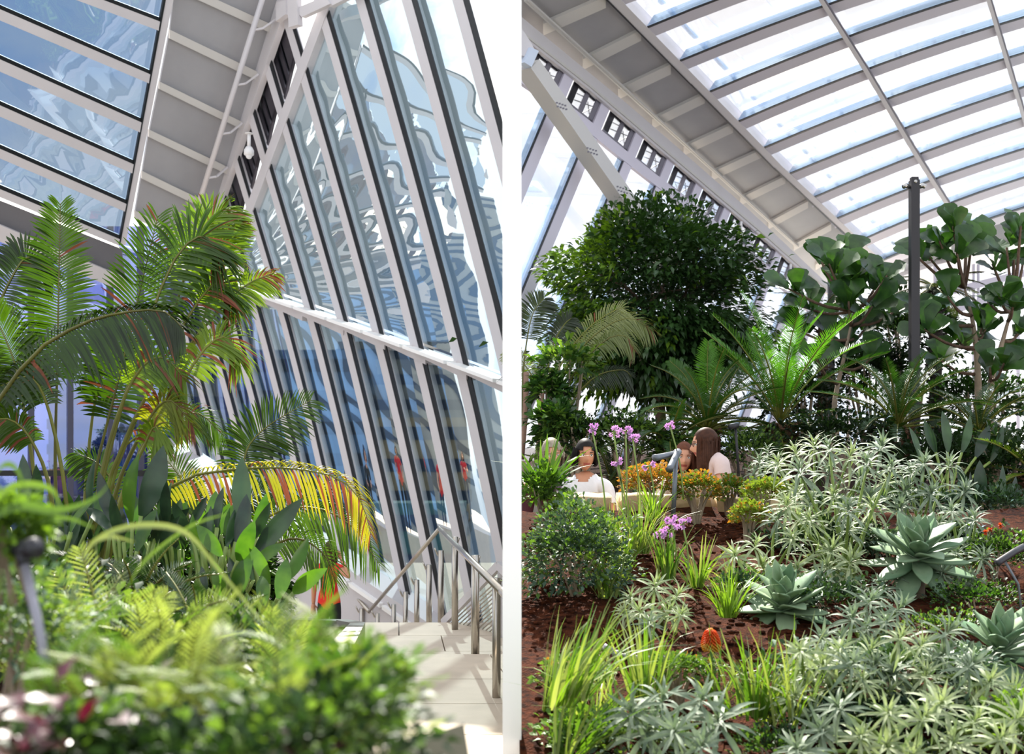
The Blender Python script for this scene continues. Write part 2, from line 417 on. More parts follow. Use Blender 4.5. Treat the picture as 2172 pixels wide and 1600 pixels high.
# ================================================================== right bay: arched glass roof, soffit, clerestory, glass wall
clear = glass_mat('clear_roof_glass', (.98, .985, 1), .035)
ribp = mat('roof_rib_paint', 'c2bec9', .5)
finp = glass_mat('glass_fin_blue', (.72, .82, .92), .05)
mull = mat('lilac_mullion_paint', 'cdc8d6', .5)
frame_g = mat('clerestory_frame', '6e6b76', .5)
frame_d = mat('clerestory_reveal', '3c3a42', .5)
_a = W(1106, 50, 16.0); PF = Plane(_a, W(1740, 600, 27.0), _a+Vector((0, 0, -3)))
wall_right = struct('wall_right')
nodes = [(985, 92), (1083, 158), (1171, 219), (1251, 280), (1325, 340), (1393, 393), (1456, 441), (1517, 490), (1574, 537), (1627, 582), (1676, 624), (1722, 664)]
SL = .425
rail = interp([p[0] for p in nodes], [p[1] for p in nodes])
gut_lo = interp([985, 1106, 1219, 1285, 1366, 1432, 1495, 1552, 1613, 1660, 1720, 1800], [-20, 78, 165, 219, 290, 345, 400, 448, 499, 541, 593, 660])
gut_hi = interp([985, 1106, 1340, 1600, 1740, 1800], [-66, 36, 228, 455, 588, 645])
mlx = lambda i, y: nodes[i][0]-(SL-.004*i)*(y-nodes[i][1])
def meet(i, fy, lo=-300, hi=700):
    for _ in range(50):
        m_ = (lo+hi)/2
        if m_ > fy(mlx(i, m_)): hi = m_
        else: lo = m_
    return lo
for i in range(len(nodes)):
    sp = nodes[i][0]-nodes[i-1][0] if i else 90
    wd, dk = sp*.28, sp*.05
    yt = meet(i, gut_lo); yb = 1010
    mo = qslab(PF, [(mlx(i, yt), yt), (mlx(i, yt)+wd, yt), (mlx(i, yb)+wd, yb), (mlx(i, yb), yb)], .05, .06, 'mullion', mull, wall_right)
    yr = rail(nodes[i][0])
    qslab(PF, [(mlx(i, yr)-dk, yr), (mlx(i, yr), yr), (mlx(i, yb), yb), (mlx(i, yb)-dk, yb)], .04, .02, 'gasket', dark, mo)
for i in range(len(nodes)-1):
    sp = nodes[i+1][0]-nodes[i][0]
    y0 = meet(i, rail); y1 = meet(i+1, rail); yb = 1010
    qslab(PF, [(mlx(i, y0)+sp*.25, y0), (mlx(i+1, y1), y1), (mlx(i+1, yb), yb), (mlx(i, yb)+sp*.25, yb)], 0, .02, 'pane', clear, wall_right)
    # pale blue glass fin standing out beside each mullion
    qslab(PF, [(mlx(i+1, y1)-sp*.17, y1-sp*.12), (mlx(i+1, y1)-sp*.04, y1), (mlx(i+1, yb)-sp*.04, yb), (mlx(i+1, yb)-sp*.17, yb)], .02, .015, 'glass_fin', finp, wall_right)
# clerestory windows
for i in range(0, len(nodes)-1):
    sp = nodes[i+1][0]-nodes[i][0]; th = sp*.30
    ya0, ya1 = meet(i, gut_lo), meet(i+1, gut_lo)
    up = lambda x: rail(x)-th
    yb0, yb1 = meet(i, up), meet(i+1, up)
    c = [(mlx(i, ya0)+sp*.28, ya0+sp*.2), (mlx(i+1, ya1)-1, ya1), (mlx(i+1, yb1)-1, yb1), (mlx(i, yb0)+sp*.28, yb0+sp*.2)]
    L2 = lambda u, v: tuple((c[0][z]*(1-u)+c[1][z]*u)*(1-v)+(c[3][z]*(1-u)+c[2][z]*u)*v for z in (0, 1))
    b = MB(); b.prism([PF.at(*p, -.02) for p in c], -PF.n*.01); wo = b.build('clerestory_window', clear, wall_right)
    fr = MB()
    for u0, v0, u1, v1 in ((0, .92, 1, 1), (.84, 0, 1, 1), (0, 0, 1, .08)):
        fr.prism([PF.at(*p, .02) for p in (L2(u0, v0), L2(u1, v0), L2(u1, v1), L2(u0, v1))], -PF.n*.03)
    fr.build('window_frame', frame_g, wo)
    fr = MB()
    for u0, v0, u1, v1 in ((0, 0, .18, 1), (.18, .14, .8, .22)):
        fr.prism([PF.at(*p, -.02) for p in (L2(u0, v0), L2(u1, v0), L2(u1, v1), L2(u0, v1))], -PF.n*.02)
    fr.build('reveal', frame_d, wo)
    fr = MB(); fr.prism([PF.at(*p, 0) for p in (L2(.46, .1), L2(.58, .1), L2(.58, .92), L2(.46, .92))], -PF.n*.03); fr.build('window_bar', frame_g, wo)
    fr = MB()
    for a, b_ in (((.2, .72), (.8, .45)), ((.2, .45), (.46, .36)), ((.58, .95), (.8, .52)), ((.6, .42), (.8, .8))):
        fr.beam(PF.at(*L2(*a), -.06), PF.at(*L2(*b_), -.06), .012, .012)
    fr.build('outer_truss', frame_d, wo)
# top rail and gutter
def band(pl, xs, flo, fhi, off, th, name, m_, par):
    b = MB()
    for xa, xb in zip(xs, xs[1:]):
        b.prism([pl.at(xa, fhi(xa), off), pl.at(xb, fhi(xb), off), pl.at(xb, flo(xb), off), pl.at(xa, flo(xa), off)], -pl.n*th)
    return b.build(name, m_, par)
xsR = [990, 1083, 1171, 1251, 1325, 1393, 1456, 1517, 1574, 1627, 1676, 1720]
band(PF, xsR, lambda x: rail(x)+2, lambda x: rail(x)-26+(x-1100)*.012, .06, .06, 'top_rail', mull, wall_right)
go = band(PF, xsR+[1790], gut_lo, gut_hi, .10, .06, 'gutter', white, wall_right)
band(PF, xsR+[1790], lambda x: gut_lo(x)-8, lambda x: gut_lo(x)-13, .12, .03, 'gutter_lip', offw, go)
# soffit
EA, EB = W(1285, 0, 15.9), W(1870, 571, 28.7)
PSR = Plane(EA, EB, W(1106, 36, 16.0))
soff = struct('ceiling_right')
s_l = [(1065, -4), (1153, 64), (1237, 138), (1312, 201), (1384, 264), (1450, 322), (1510, 375), (1570, 429), (1630, 480), (1684, 526), (1730, 568), (1772, 606)]
s_r = [(1205, -62), (1285, 6), (1360, 76), (1423, 148), (1495, 210), (1555, 273), (1615, 327), (1666, 382), (1714, 435), (1763, 483), (1806, 522), (1846, 560)]
for i in range(len(s_l)-1):
    xt = lambda p, q, t: (p[0]+(q[0]-p[0])*t, p[1]+(q[1]-p[1])*t)
    qslab(PSR, [xt(s_r[i], s_l[i], 1.25), xt(s_l[i], s_r[i], 1.08), xt(s_l[i+1], s_r[i+1], 1.08), xt(s_r[i+1], s_l[i+1], 1.25)], -.05, .06, 'soffit_panel', panelg, soff)
for i in range(len(s_l)):
    w_ = 28-i*1.5; a, b_ = s_l[i], s_r[i]
    ex = lambda p, t: (p[0], p[1]+t)
    qslab(PSR, [ex(a, -w_*.5), ex(b_, -w_*.5), ex(b_, w_*.42), ex(a, w_*.42)], .0, .05, 'soffit_slat', offw, soff)
bt = MB()
for o_ in (0, 7):
    bt.beam(PSR.at(1113+o_, 0, .03), PSR.at(1690+o_*.5, 524, .03), .03, .03)
bt.build('batten', offw, soff)
# edge beam
ex_ = interp([-120, 0, 357, 571], [1180, 1285, 1639, 1870])
be = MB(); dk_ = MB()
for y0, y1 in ((-110, 0), (0, 180), (180, 357), (357, 575)):
    w0, w1 = 28-y0*.022, 28-y1*.022
    be.prism([PSR.at(ex_(y0)+4, y0, .06), PSR.at(ex_(y0)+w0, y0-4, .06), PSR.at(ex_(y1)+w1, y1-4, .06), PSR.at(ex_(y1)+3, y1, .06)], -PSR.n*.3)
    dk_.prism([PSR.at(ex_(y0), y0, .07), PSR.at(ex_(y0)+4, y0, .07), PSR.at(ex_(y1)+3, y1, .07), PSR.at(ex_(y1), y1, .07)], -PSR.n*.2)
eo = be.build('edge_beam', white, soff); dk_.build('gasket', dark, eo)
# arched ribs of the roof, each through three measured points, lying on the roof surface
PG = Plane(EA, EB, W(2172, 39, 17.6))
ribs = [((1247, -74), (1400, -130), (1700, -215)), ((1310, -8), (1470, -66), (1760, -150)), ((1373, 61), (1525, 0), (1870, -112)), ((1442, 132), (1600, 69), (2000, -66)), ((1504, 198), (1786, 85), (2035, 0)), ((1565, 261), (1822, 156), (2172, 39)),
        ((1621, 316), (1861, 220), (2172, 115)), ((1673, 372), (1900, 282), (2172, 187)), ((1723, 423), (1933, 336), (2172, 252)), ((1771, 468), (1978, 384), (2172, 318)), ((1816, 517), (2011, 435), (2172, 379)), ((1858, 561), (1995, 504), (2172, 443))]
def quad_fit(p, q, r):
    def f(x):
        return p[1]*(x-q[0])*(x-r[0])/((p[0]-q[0])*(p[0]-r[0]))+q[1]*(x-p[0])*(x-r[0])/((q[0]-p[0])*(q[0]-r[0]))+r[1]*(x-p[0])*(x-q[0])/((r[0]-p[0])*(r[0]-q[0]))
    return f
roof_r = struct('ceiling_glass_right'); roof_r.name = 'ceiling_vault'
ribf = []
for p, q, r in ribs:
    f_ = quad_fit(p, q, r); x1 = 2330
    xs = [p[0]+(x1-p[0])*i/10 for i in range(11)]
    ribf.append((f_, p[0]))
    y0 = p[1]; w0 = 30-y0*.018
    b = MB(); g = MB(); n_ = MB()
    for xa, xb in zip(xs, xs[1:]):
        P = lambda x, dy, o=.04: PG.at(x, f_(x)+dy, o)
        b.prism([P(xa, 0), P(xb, 0), P(xb, w0*.78), P(xa, w0*.78)], -PG.n*.04)
        g.prism([P(xa, -3.5, .05), P(xb, -3.5, .05), P(xb, 0, .05), P(xa, 0, .05)], -PG.n*.015)
        n_.prism([P(xa+(w0*.5 if xa == p[0] else 0), -w0*.72, .0), P(xb, -w0*.72, .0), P(xb, -4, .02), P(xa, -4, .02)], -PG.n*.02)
    ro = b.build('roof_rib', ribp, roof_r); g.build('gasket', dark, ro); n_.build('glass_fin', finp, ro)
for (fa, xa0), (fb, xb0) in zip(ribf, ribf[1:]):
    cuts = [0, .5, 1]
    for c0, c1 in zip(cuts, cuts[1:]):
        b = MB()
        xs = [c0+(c1-c0)*i/4 for i in range(5)]
        for u0, u1 in zip(xs, xs[1:]):
            X = lambda x0, u: x0+(2330-x0)*u
            q = [(X(xa0, u0), fa(X(xa0, u0))+18), (X(xa0, u1), fa(X(xa0, u1))+18), (X(xb0, u1), fb(X(xb0, u1))), (X(xb0, u0), fb(X(xb0, u0)))]
            b.prism([PG.at(*p, -.1) for p in q], -PG.n*.015)
        b.build('pane', clear, roof_r)
for pts, w_ in (([(1700, -58), (1736, 0), (1831, 150), (1927, 312), (2023, 465), (2060, 528)], 13), ([(2070, -70), (2092, 0), (2110, 60), (2164, 240), (2215, 400)], 11)):
    b = MB(); g = MB()
    for (xa, ya), (xb, yb) in zip(pts, pts[1:]):
        b.prism([PG.at(xa, ya, .12), PG.at(xa+w_*.8, ya, .12), PG.at(xb+w_*.8, yb, .12), PG.at(xb, yb, .12)], -PG.n*.05)
        g.prism([PG.at(xa+w_*.8, ya, .11), PG.at(xa+w_*1.15, ya, .11), PG.at(xb+w_*1.15, yb, .11), PG.at(xb+w_*.8, yb, .11)], -PG.n*.03)
    o = b.build('purlin', white, roof_r); g.build('purlin_shadow_gap', frame_g, o)
# wire guard seen through the first panes
wg = MB(); wg.beam(PG.at(1399, 0, -.25), PG.at(1930, 552, -.25), .06, .04)
wg.build('outer_cable_tray', finp, roof_r)
# end soffit and end beam on the right
qslab(PG, [(1862, 569), (1995, 514), (2172, 455), (2330, 410), (2330, 470), (2172, 512), (1995, 560), (1894, 592)], -.0, .2, 'end_soffit', greysoff, roof_r)
qslab(PG, [(1894, 592), (1995, 560), (2172, 512), (2330, 470), (2330, 515), (2172, 556), (1995, 600), (1900, 630)], .1, .3, 'end_beam', white, roof_r)
# back wall of the right bay
_b = W(1740, 700, 28.0); PBR = Plane(_b, W(2300, 700, 27.0), _b+Vector((0, 0, 3)))
wall_br = struct('wall_rear')
for x, w_ in ((1800, 8), (1900, 8), (1985, 7), (2066, 4), (2076, 4), (2160, 7), (2230, 8)):
    qslab(PBR, [(x-w_/2, 560), (x+w_/2, 560), (x+w_/2, 1010), (x-w_/2, 1010)], .05, .1, 'post', mull, wall_br)
for xa, xb in ((1740, 1800), (1800, 1900), (1900, 1985), (1985, 2066), (2066, 2160), (2160, 2230)):
    qslab(PBR, [(xa, 560), (xb, 560), (xb, 1010), (xa, 1010)], 0, .02, 'pane', clear, wall_br)
for f0, f1 in (((1900, 700), (2172, 610)), ((1930, 640), (2172, 580))):
    b = MB(); b.beam(PBR.at(*f0, .1), PBR.at(*f1, .1), .12, .16); b.build('arch_rib', mull, wall_br)
# diagonal brace
brace = struct('trim_1')
qslab(PF, [(1126, 144), (1144, 126), (1400, 492), (1450, 560), (1425, 572), (1374, 498)], .55, .25, 'brace_tube', mat('brace_paint', 'c4c1bf', .5), brace)
qslab(PF, [(1112, 132), (1126, 100), (1143, 108), (1128, 142)], .62, .1, 'brace_plate', mat('brace_plate_paint', 'c5d0e2', .4), brace)
qslab(PF, [(1106, 60), (1128, 92), (1136, 110), (1118, 122), (1090, 110), (1080, 70)], .58, .3, 'brace_knuckle', white, brace)
for cx_, cy_ in ((1193, 222), (1258, 318), (1322, 400)):
    b = MB()
    for i in range(2):
        for j in range(4):
            p = PF.at(cx_-8+j*6+i*2-4, cy_-4+i*8+j*2, .81)
            b.box(p, (.03, .012, .02))
    b.build('brace_perforation', frame_g, brace)
# ================================================================== white column between the two bays
colm = mat('white_column_paint', 'ffffff', .25)
YC = 4.6; wc = 40/F*YC
c_ = MB()
c_.prism([Vector((-wc/2, YC, 0)), Vector((wc/2, YC, 0)), Vector((wc/2*.9, YC+.12, 0)), Vector((-wc/2*.9, YC+.12, 0))], Vector((0, 0, 4.6)))
co = c_.build('column', colm); co['kind'] = 'structure'
# the two glass walls and roofs meet at one vertical corner plane behind the column
def clip_side(root, sign):
    todo = list(root.children)
    while todo:
        o = todo.pop(); todo += list(o.children)
        if o.type != 'MESH': continue
        me = o.data; xs = [v.co.x*sign for v in me.vertices]
        if min(xs) > .02: continue
        if max(xs) < .03:
            bpy.data.objects.remove(o, do_unlink=True); continue
        bm = bmesh.new(); bm.from_mesh(me)
        r_ = bmesh.ops.bisect_plane(bm, geom=bm.verts[:]+bm.edges[:]+bm.faces[:], plane_co=(.02*sign, 0, 0), plane_no=(-sign, 0, 0), clear_outer=True)
        ed = [e for e in r_['geom_cut'] if isinstance(e, bmesh.types.BMEdge)]
        if o.name.split('.')[0] != 'pane' or len(bm.faces) < 60:
            try: bmesh.ops.holes_fill(bm, edges=ed)
            except Exception: pass
        bm.to_mesh(me); bm.free()
for r_ in (wall_left,): clip_side(r_, -1)
for r_ in (wall_right, brace, soff, roof_r): clip_side(r_, 1)
cp = MB(); cp.prism([Vector((-.1, 15.95, -1.2)), Vector((.1, 15.95, -1.2)), Vector((.1, 16.2, -1.2)), Vector((-.1, 16.2, -1.2))], Vector((0, 0, 9.4)))
co = cp.build('trim_2', white); co['kind'] = 'structure'
# ================================================================== floors, beds, stairs, railings
stone = mat('pale_limestone', 'dccdba', .75, spec=.2, noise=.10, nscale=3.5, bump=.06, bscale=60)
stone2 = mat('limestone_joint', '8b8175', .8)
veinm = mat('limestone_riser', 'bdb3a6', .6, noise=.1)
soilm = mat('red_brown_soil', '512a18', .95, noise=.5, nscale=26, bump=1.0, bscale=90, spec=.08, col2='26120a')
soild = mat('dark_peat_soil', '3a241a', .95, noise=.5, nscale=20, bump=.8, bscale=70, spec=.1)
steel = mat('brushed_stainless', 'b9b2a8', .28, metal=.9, noise=.06, nscale=30)
planter = mat('planter_wall_stone', '8d8a80', .6, noise=.1, nscale=5)
floor = struct('floor')
def tile_row(y0, y1, z, xs, th=.05, gap=.006, skew=.14):
    for xa, xb in zip(xs, xs[1:]):
        sk = lambda y: (9.0-y)*skew
        p = [Vector((xa+gap+sk(y0), y0+gap, z)), Vector((min(xb-gap+sk(y0), .02), y0+gap, z)), Vector((min(xb-gap+sk(y1), .02), y1-gap, z)), Vector((xa+gap+sk(y1), y1-gap, z))]
        if p[0].x > 0 or p[1].x-p[0].x < .01: continue
        b = MB(); b.prism(p, Vector((0, 0, -th))); b.build('floor_tile', stone, floor)
rows = [9.9, 8.71, 7.79, 6.87, 5.95, 5.03, 4.1]
for i, (ya, yb) in enumerate(zip(rows[1:], rows)):
    o_ = [.05, .43, .0, .5, .2, .6][i]
    tile_row(ya, yb, 0, [-3.4+o_-.32, -2.2+o_-.32, -1.0+o_-.32, .2+o_-.32, 1.4])
rows2 = [13.1, 12.05, 11.0, 9.9]
for i, (ya, yb) in enumerate(zip(rows2[1:], rows2)):
    o_ = [.3, .75, .15][i]
    tile_row(ya, yb, -.15, [-3.6+o_, -2.4+o_, -1.2+o_, o_, 1.2], skew=.1)
b = MB(); b.prism([Vector((-3.5, 3.5, -.05)), Vector((.02, 3.5, -.05)), Vector((.02, 9.88, -.05)), Vector((-3.5, 9.88, -.05))], Vector((0, 0, -.4))); b.build('floor_bed', stone2, floor)
b = MB(); b.prism([Vector((-3.5, 9.88, -.2)), Vector((.02, 9.88, -.2)), Vector((.02, 13.1, -.2)), Vector((-3.5, 13.1, -.2))], Vector((0, 0, -.9))); b.build('floor_bed', stone2, floor)
for i in range(6):
    z = -.15-.16*(i+1); y = 13.1+.5*i
    b = MB(); b.prism([Vector((-3.5, y, z)), Vector((.0, y, z)), Vector((.0, y+.52, z)), Vector((-3.5, y+.52, z))], Vector((0, 0, -.2))); b.build('stair_tread', stone, floor)
b = MB(); b.prism([Vector((-14, -2, -1.15)), Vector((14, -2, -1.15)), Vector((14, 34, -1.15)), Vector((-14, 34, -1.15))], Vector((0, 0, -.3))); b.build('floor_slab', stone, floor)
# planting bed, left: retaining wall with soil
def zL(y): return 1.0 if y < 3 else max(.2, 1.0-.107*(y-3))
foot = [(-.36, .9), (-.40, 2.2), (-.52, 3.4), (-1.22, 9.4), (-1.5, 10.4), (-4, 10.9), (-9, 11.2), (-9, .9)]
bed_l = struct('ground_left')
gx = lambda y: interp([p[1] for p in foot[:5]], [p[0] for p in foot[:5]])(min(y, 10.4))
b = MB(); vs = []; nx, ny = 24, 30
for j in range(ny+1):
    y = .9+(10.6-.9)*j/ny
    for i in range(nx+1):
        u = (i/nx)**1.6; x = gx(y)-.05+(-9-gx(y))*u
        vs.append(Vector((x, y, zL(y)-.03+.05*mnoise.noise(Vector((x*1.7, y*1.7, 0))))))
b.add(vs, [(j*(nx+1)+i, (j+1)*(nx+1)+i, (j+1)*(nx+1)+i+1, j*(nx+1)+i+1) for j in range(ny) for i in range(nx)], 0, True)
b.build('soil', soild, bed_l)
wl = MB()
for (xa, ya), (xb, yb) in zip(foot[:6], foot[1:7]):
    d = Vector((xb-xa, yb-ya, 0)).normalized(); n = Vector((-d.y, d.x, 0))*.12
    za, zb = zL(ya)+.03, zL(yb)+.03
    wl.prism([Vector((xa, ya, za)), Vector((xb, yb, zb)), Vector((xb, yb, -.3)), Vector((xa, ya, -.3))], n)
wl.build('planter_wall', planter, bed_l)
# planting mound, right
def zR(x, y):
    z = .475+.227*(y-4.5)
    return z+.07*mnoise.noise(Vector((x*1.1, y*1.1, 3)))+.03*mnoise.noise(Vector((x*4, y*4, 1)))
mound = struct('ground_right')
b = MB(); vs = []; nx, ny = 60, 50
for j in range(ny+1):
    y = 2.4+(8.25-2.4)*j/ny
    for i in range(nx+1):
        x = .03+6.5*i/nx; vs.append(Vector((x, y, zR(x, y))))
b.add(vs, [(j*(nx+1)+i, j*(nx+1)+i+1, (j+1)*(nx+1)+i+1, (j+1)*(nx+1)+i) for j in range(ny) for i in range(nx)], 0, True)
b.build('soil', soilm, mound)
b = MB(); b.prism([Vector((.03, 2.4, -.2)), Vector((.05, 2.4, -.2)), Vector((.05, 8.25, 1.1)), Vector((.03, 8.25, 1.1))], Vector((0, 0, -1))); b.build('edging', planter, mound)
clod = []
for _ in range(3):
    b = MB(); b.ball((0, 0, 0), 1, 6, 4, jit=.3, rnd=R); clod.append(b.mesh('clod', soilm))
b = MB(); b.prism([Vector((.03, 8.6, .5)), Vector((9, 8.6, .5)), Vector((9, 10.2, .5)), Vector((.03, 10.2, .5))], Vector((0, 0, -.3))); b.build('path', stone, mound)
def zB(y): return 1.30+.05*(y-10.2)
b = MB(); vs = []; nx, ny = 30, 20
for j in range(ny+1):
    y = 10.2+(26-10.2)*j/ny
    for i in range(nx+1):
        x = .05+(13)*i/nx; vs.append(Vector((x, y, zB(y)+.12*mnoise.noise(Vector((x*.7, y*.7, 5))))))
b.add(vs, [(j*(nx+1)+i, j*(nx+1)+i+1, (j+1)*(nx+1)+i+1, (j+1)*(nx+1)+i) for j in range(ny) for i in range(nx)], 0, True)
b.build('rear_soil', soild, mound)
b = MB(); b.prism([Vector((.03, 10.15, 1.36)), Vector((12, 10.15, 1.36)), Vector((12, 10.3, 1.36)), Vector((.03, 10.3, 1.36))], Vector((0, 0, -.9))); b.build('rear_planter_wall', planter, mound)
# boulders of the ledge
sandst = mat('sandstone_block', 'cdb38c', .8, noise=.25, nscale=7, bump=.4, bscale=25)
def block(x0, x1, y0, y1, z0, z1, label):
    b = MB(); b.box(((x0+x1)/2, (y0+y1)/2, (z0+z1)/2), (x1-x0, y1-y0, z1-z0))
    bm = bmesh.new(); me = b.mesh('sandstone_block', sandst); bm.from_mesh(me)
    bmesh.ops.subdivide_edges(bm, edges=bm.edges[:], cuts=3, use_grid_fill=True)
    for v in bm.verts: v.co += Vector([mnoise.noise(v.co*3+Vector((k*9, 0, 0))) for k in range(3)])*.05
    for f in bm.faces: f.smooth = True
    bm.to_mesh(me); bm.free(); o = bpy.data.objects.new('sandstone_block', me); COL.objects.link(o); tag(o, label, 'rock', 'sandstone blocks of the ledge wall'); return o
block(.42, .72, 8.2, 8.55, 1.1, 1.425, 'small sandstone block at the white-shirted woman\'s lap')
block(.80, 1.45, 8.2, 8.6, 1.1, 1.43, 'long sandstone block under the orange end of the hedge')
block(1.50, 2.10, 8.15, 8.6, 1.1, 1.40, 'sandstone block under the green end of the hedge')
# stone corner close to the camera, bottom of the left bay
b = MB(); y = 1.9
q = [W(838, 1612, y), W(985, 1540, y+.03), W(1010, 1640, y-.12), W(860, 1700, y-.15)]
zt = min(p.z for p in q)+.04
cap = [Vector((q[0].x, 1.86, 1.148)), Vector((q[1].x, 1.92, 1.172)), Vector((q[1].x+.018, 1.7, 1.172)), Vector((q[0].x-.02, 1.66, 1.148))]
b.prism(cap, Vector((0, 0, -1.14)))
o = b.build('stone_bollard', mat('bollard_stone', '33332b', .95, spec=.05, noise=.1, nscale=9)); tag(o, 'dark grey squared stone bollard on the pale floor beside the foreground leaves', 'bollard')
# --- handrail with posts
def hook(mb, a, b_, r=.012):
    mid = (a+b_)/2+Vector((0, 0, -.05)); mb.tube([a, a.lerp(mid, .6)+Vector((0, 0, -.02)), mid, b_.lerp(mid, .4), b_], r, 6)
railpts = [W(1100, 1292, 6.6), W(1066, 1256, 7.1), W(932, 1122, 13.9), W(783, 1298, 16.9), W(738, 1246, 17.6), W(690, 1205, 18.2)]
hr = thing('handrail', W(965, 1337, 12.5), 'stainless steel stair handrail with round posts on the stone landing', 'handrail')
b = MB()
for p, q in zip(railpts, railpts[1:]): b.tube([p, q], .027, 10)
for p in railpts[1:-1]: b.ball(p, .028, 8, 6)
b.build('rail', steel, hr)
def segpt(px):
    for p, q in zip(railpts, railpts[1:]):
        xa = CX+p.x/p.y*F; xb = CX+q.x/q.y*F
        if min(xa, xb) <= px <= max(xa, xb):
            lo, hi = 0, 1
            for _ in range(40):
                m_ = (lo+hi)/2; r = p.lerp(q, m_); x = CX+r.x/r.y*F
                if (x > px) == (xa > xb): lo = m_
                else: hi = m_
            return p.lerp(q, lo)
for px, yt, Y, zb, r in ((965, 1139, 12.5, -.15, .036), (1008, 1178, 9.95, -.15, .037), (1053, 1226, 8.0, -.15, .030), (935, 1168, 13.6, -.6, .037), (910, 1198, 14.1, -.6, .036), (884, 1230, 14.6, -.75, .035), (860, 1256, 15.1, -.9, .034), (835, 1282, 15.6, -1.05, .033), (801, 1301, 16.4, -1.1, .034), (767, 1291, 17.1, -1.1, .036), (735, 1261, 17.6, -1.1, .038)):
    t = W(px, yt, Y); b = MB(); b.tube([Vector((t.x, t.y, zb)), t], r, 12)
    po = b.build('post', steel, hr)
    h_ = MB(); rp = segpt(px-6 if px < 960 else px+10)
    if rp is not None and (rp-t).length < 3.5:
        e = rp if (rp-t).length < .3 else t+(rp-t).normalized()*.3
        if px < 960: e = W(px-13, yt-5, Y)
        else: e = W(px+9, yt+2, Y)
        hook(h_, t+Vector((0, 0, -.04)), e); h_.build('bracket', steel, po)
# --- wire balustrade on the far side of the landing
wb = thing('wire_balustrade', W(1000, 1330, 13.0), 'low sloping balustrade with parallel wires behind the handrail posts', 'balustrade')
A_, B_ = W(940, 1322, 13.3), W(1058, 1200, 12.0)
b = MB(); b.beam(A_, B_, .05, .09); b.beam(B_, W(1080, 1222, 11.6), .05, .09); b.build('top_rail', white, wb)
b = MB(); 
for i in range(17):
    off = 16+i*9.5
    p, q = W(940+off*.55, 1322+off*.45, 13.2-.02*i), W(1066, 1206+off, 11.9)
    w_ = MB(); w_.tube([p, q], .008, 5); w_.build('wire', steel, wb)
b = MB(); b.beam(W(1060, 1215, 11.9), W(1064, 1400, 11.9), .05, .05); b.build('end_post', white, wb)
# ================================================================== plant builders
UP = Vector((0, 0, 1)); TOCAM = Vector((0, -1, .15)).normalized()
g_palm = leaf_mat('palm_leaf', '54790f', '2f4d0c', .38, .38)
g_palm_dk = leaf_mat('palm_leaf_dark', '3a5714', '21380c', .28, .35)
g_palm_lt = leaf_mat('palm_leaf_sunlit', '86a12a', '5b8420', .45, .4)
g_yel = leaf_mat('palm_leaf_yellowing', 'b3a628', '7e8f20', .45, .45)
g_dry = leaf_mat('dry_leaf_tip', 'a2583a', '6e4028', .25, .6, tcol=(1.1, .95, .7))
g_rach = leaf_mat('rachis', '8d8f35', '6b6a2a', .1, .45)
g_pale = leaf_mat('pale_palm_leaf', 'a5ab72', '6f7f42', .35, .42)
g_cyc = leaf_mat('cycad_leaf', '4a7a2a', '27451a', .30, .33)
g_cycb = leaf_mat('cycad_leaf_bright', '6fae35', '467f22', .42, .38)
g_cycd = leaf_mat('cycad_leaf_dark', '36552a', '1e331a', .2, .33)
g_fern = leaf_mat('fern_leaf', '769648', '45702c', .35, .5)
g_fern_lt = leaf_mat('fern_leaf_pale', 'aebb78', '80994c', .4, .5)
g_tfern = leaf_mat('tree_fern_leaf', '44513a', '2b3826', .3, .5)
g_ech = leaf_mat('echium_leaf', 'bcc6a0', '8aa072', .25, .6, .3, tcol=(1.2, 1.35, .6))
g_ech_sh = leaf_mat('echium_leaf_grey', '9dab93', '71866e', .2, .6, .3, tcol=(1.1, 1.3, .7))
g_ag = leaf_mat('agave_leaf', 'a0b692', '719672', .18, .5, .35, tcol=(1.1, 1.4, .6))
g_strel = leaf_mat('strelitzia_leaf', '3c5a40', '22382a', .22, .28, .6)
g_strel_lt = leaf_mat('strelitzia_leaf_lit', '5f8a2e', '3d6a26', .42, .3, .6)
g_fid = leaf_mat('fiddle_leaf', '436c2a', '284a22', .28, .33, .55)
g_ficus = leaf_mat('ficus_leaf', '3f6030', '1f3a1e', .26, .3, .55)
g_ficus_lt = leaf_mat('ficus_leaf_sunlit', '7fa332', '52802a', .42, .35)  # lighter copy of the fig leaf, sunlight put into its colour
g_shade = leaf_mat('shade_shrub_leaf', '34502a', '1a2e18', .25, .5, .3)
g_grass = leaf_mat('grass_blade', '86a83c', '55802a', .4, .42)
g_grass_lt = leaf_mat('grass_blade_pale', 'b3bd7a', '839a4c', .35, .42)
g_hedge = leaf_mat('crassula_leaf', 'a0b24a', '5f8430', .25, .3, .6)
g_hedge_or = leaf_mat('crassula_leaf_orange', 'd09a3e', 'b08a3a', .28, .3, .6, tcol=(1.4, 1.1, .5))
g_cover = leaf_mat('ground_cover_leaf', '7d9c4a', '46702c', .35, .55, .28)
g_dull = leaf_mat('dull_shrub_leaf', '64806a', '30483a', .2, .6, .25)
g_purple = leaf_mat('purple_leaf', '6a2038', '34101e', .3, .35, tcol=(1.6, .7, .9))
g_silver = leaf_mat('purple_leaf_silvered', 'b8a6a8', '7d6a70', .2, .3)
barkm = mat('brown_bark', '6b5444', .85, noise=.4, nscale=14, bump=.6, bscale=40)
barkl = mat('pale_bark', '9b8a76', .8, noise=.25, nscale=10, bump=.3, bscale=30)
shag = mat('shaggy_cycad_trunk', '6b4a35', .9, noise=.55, nscale=22, bump=1, bscale=50)
stemg = mat('green_stem', '7d9348', .5, noise=.15, nscale=6)

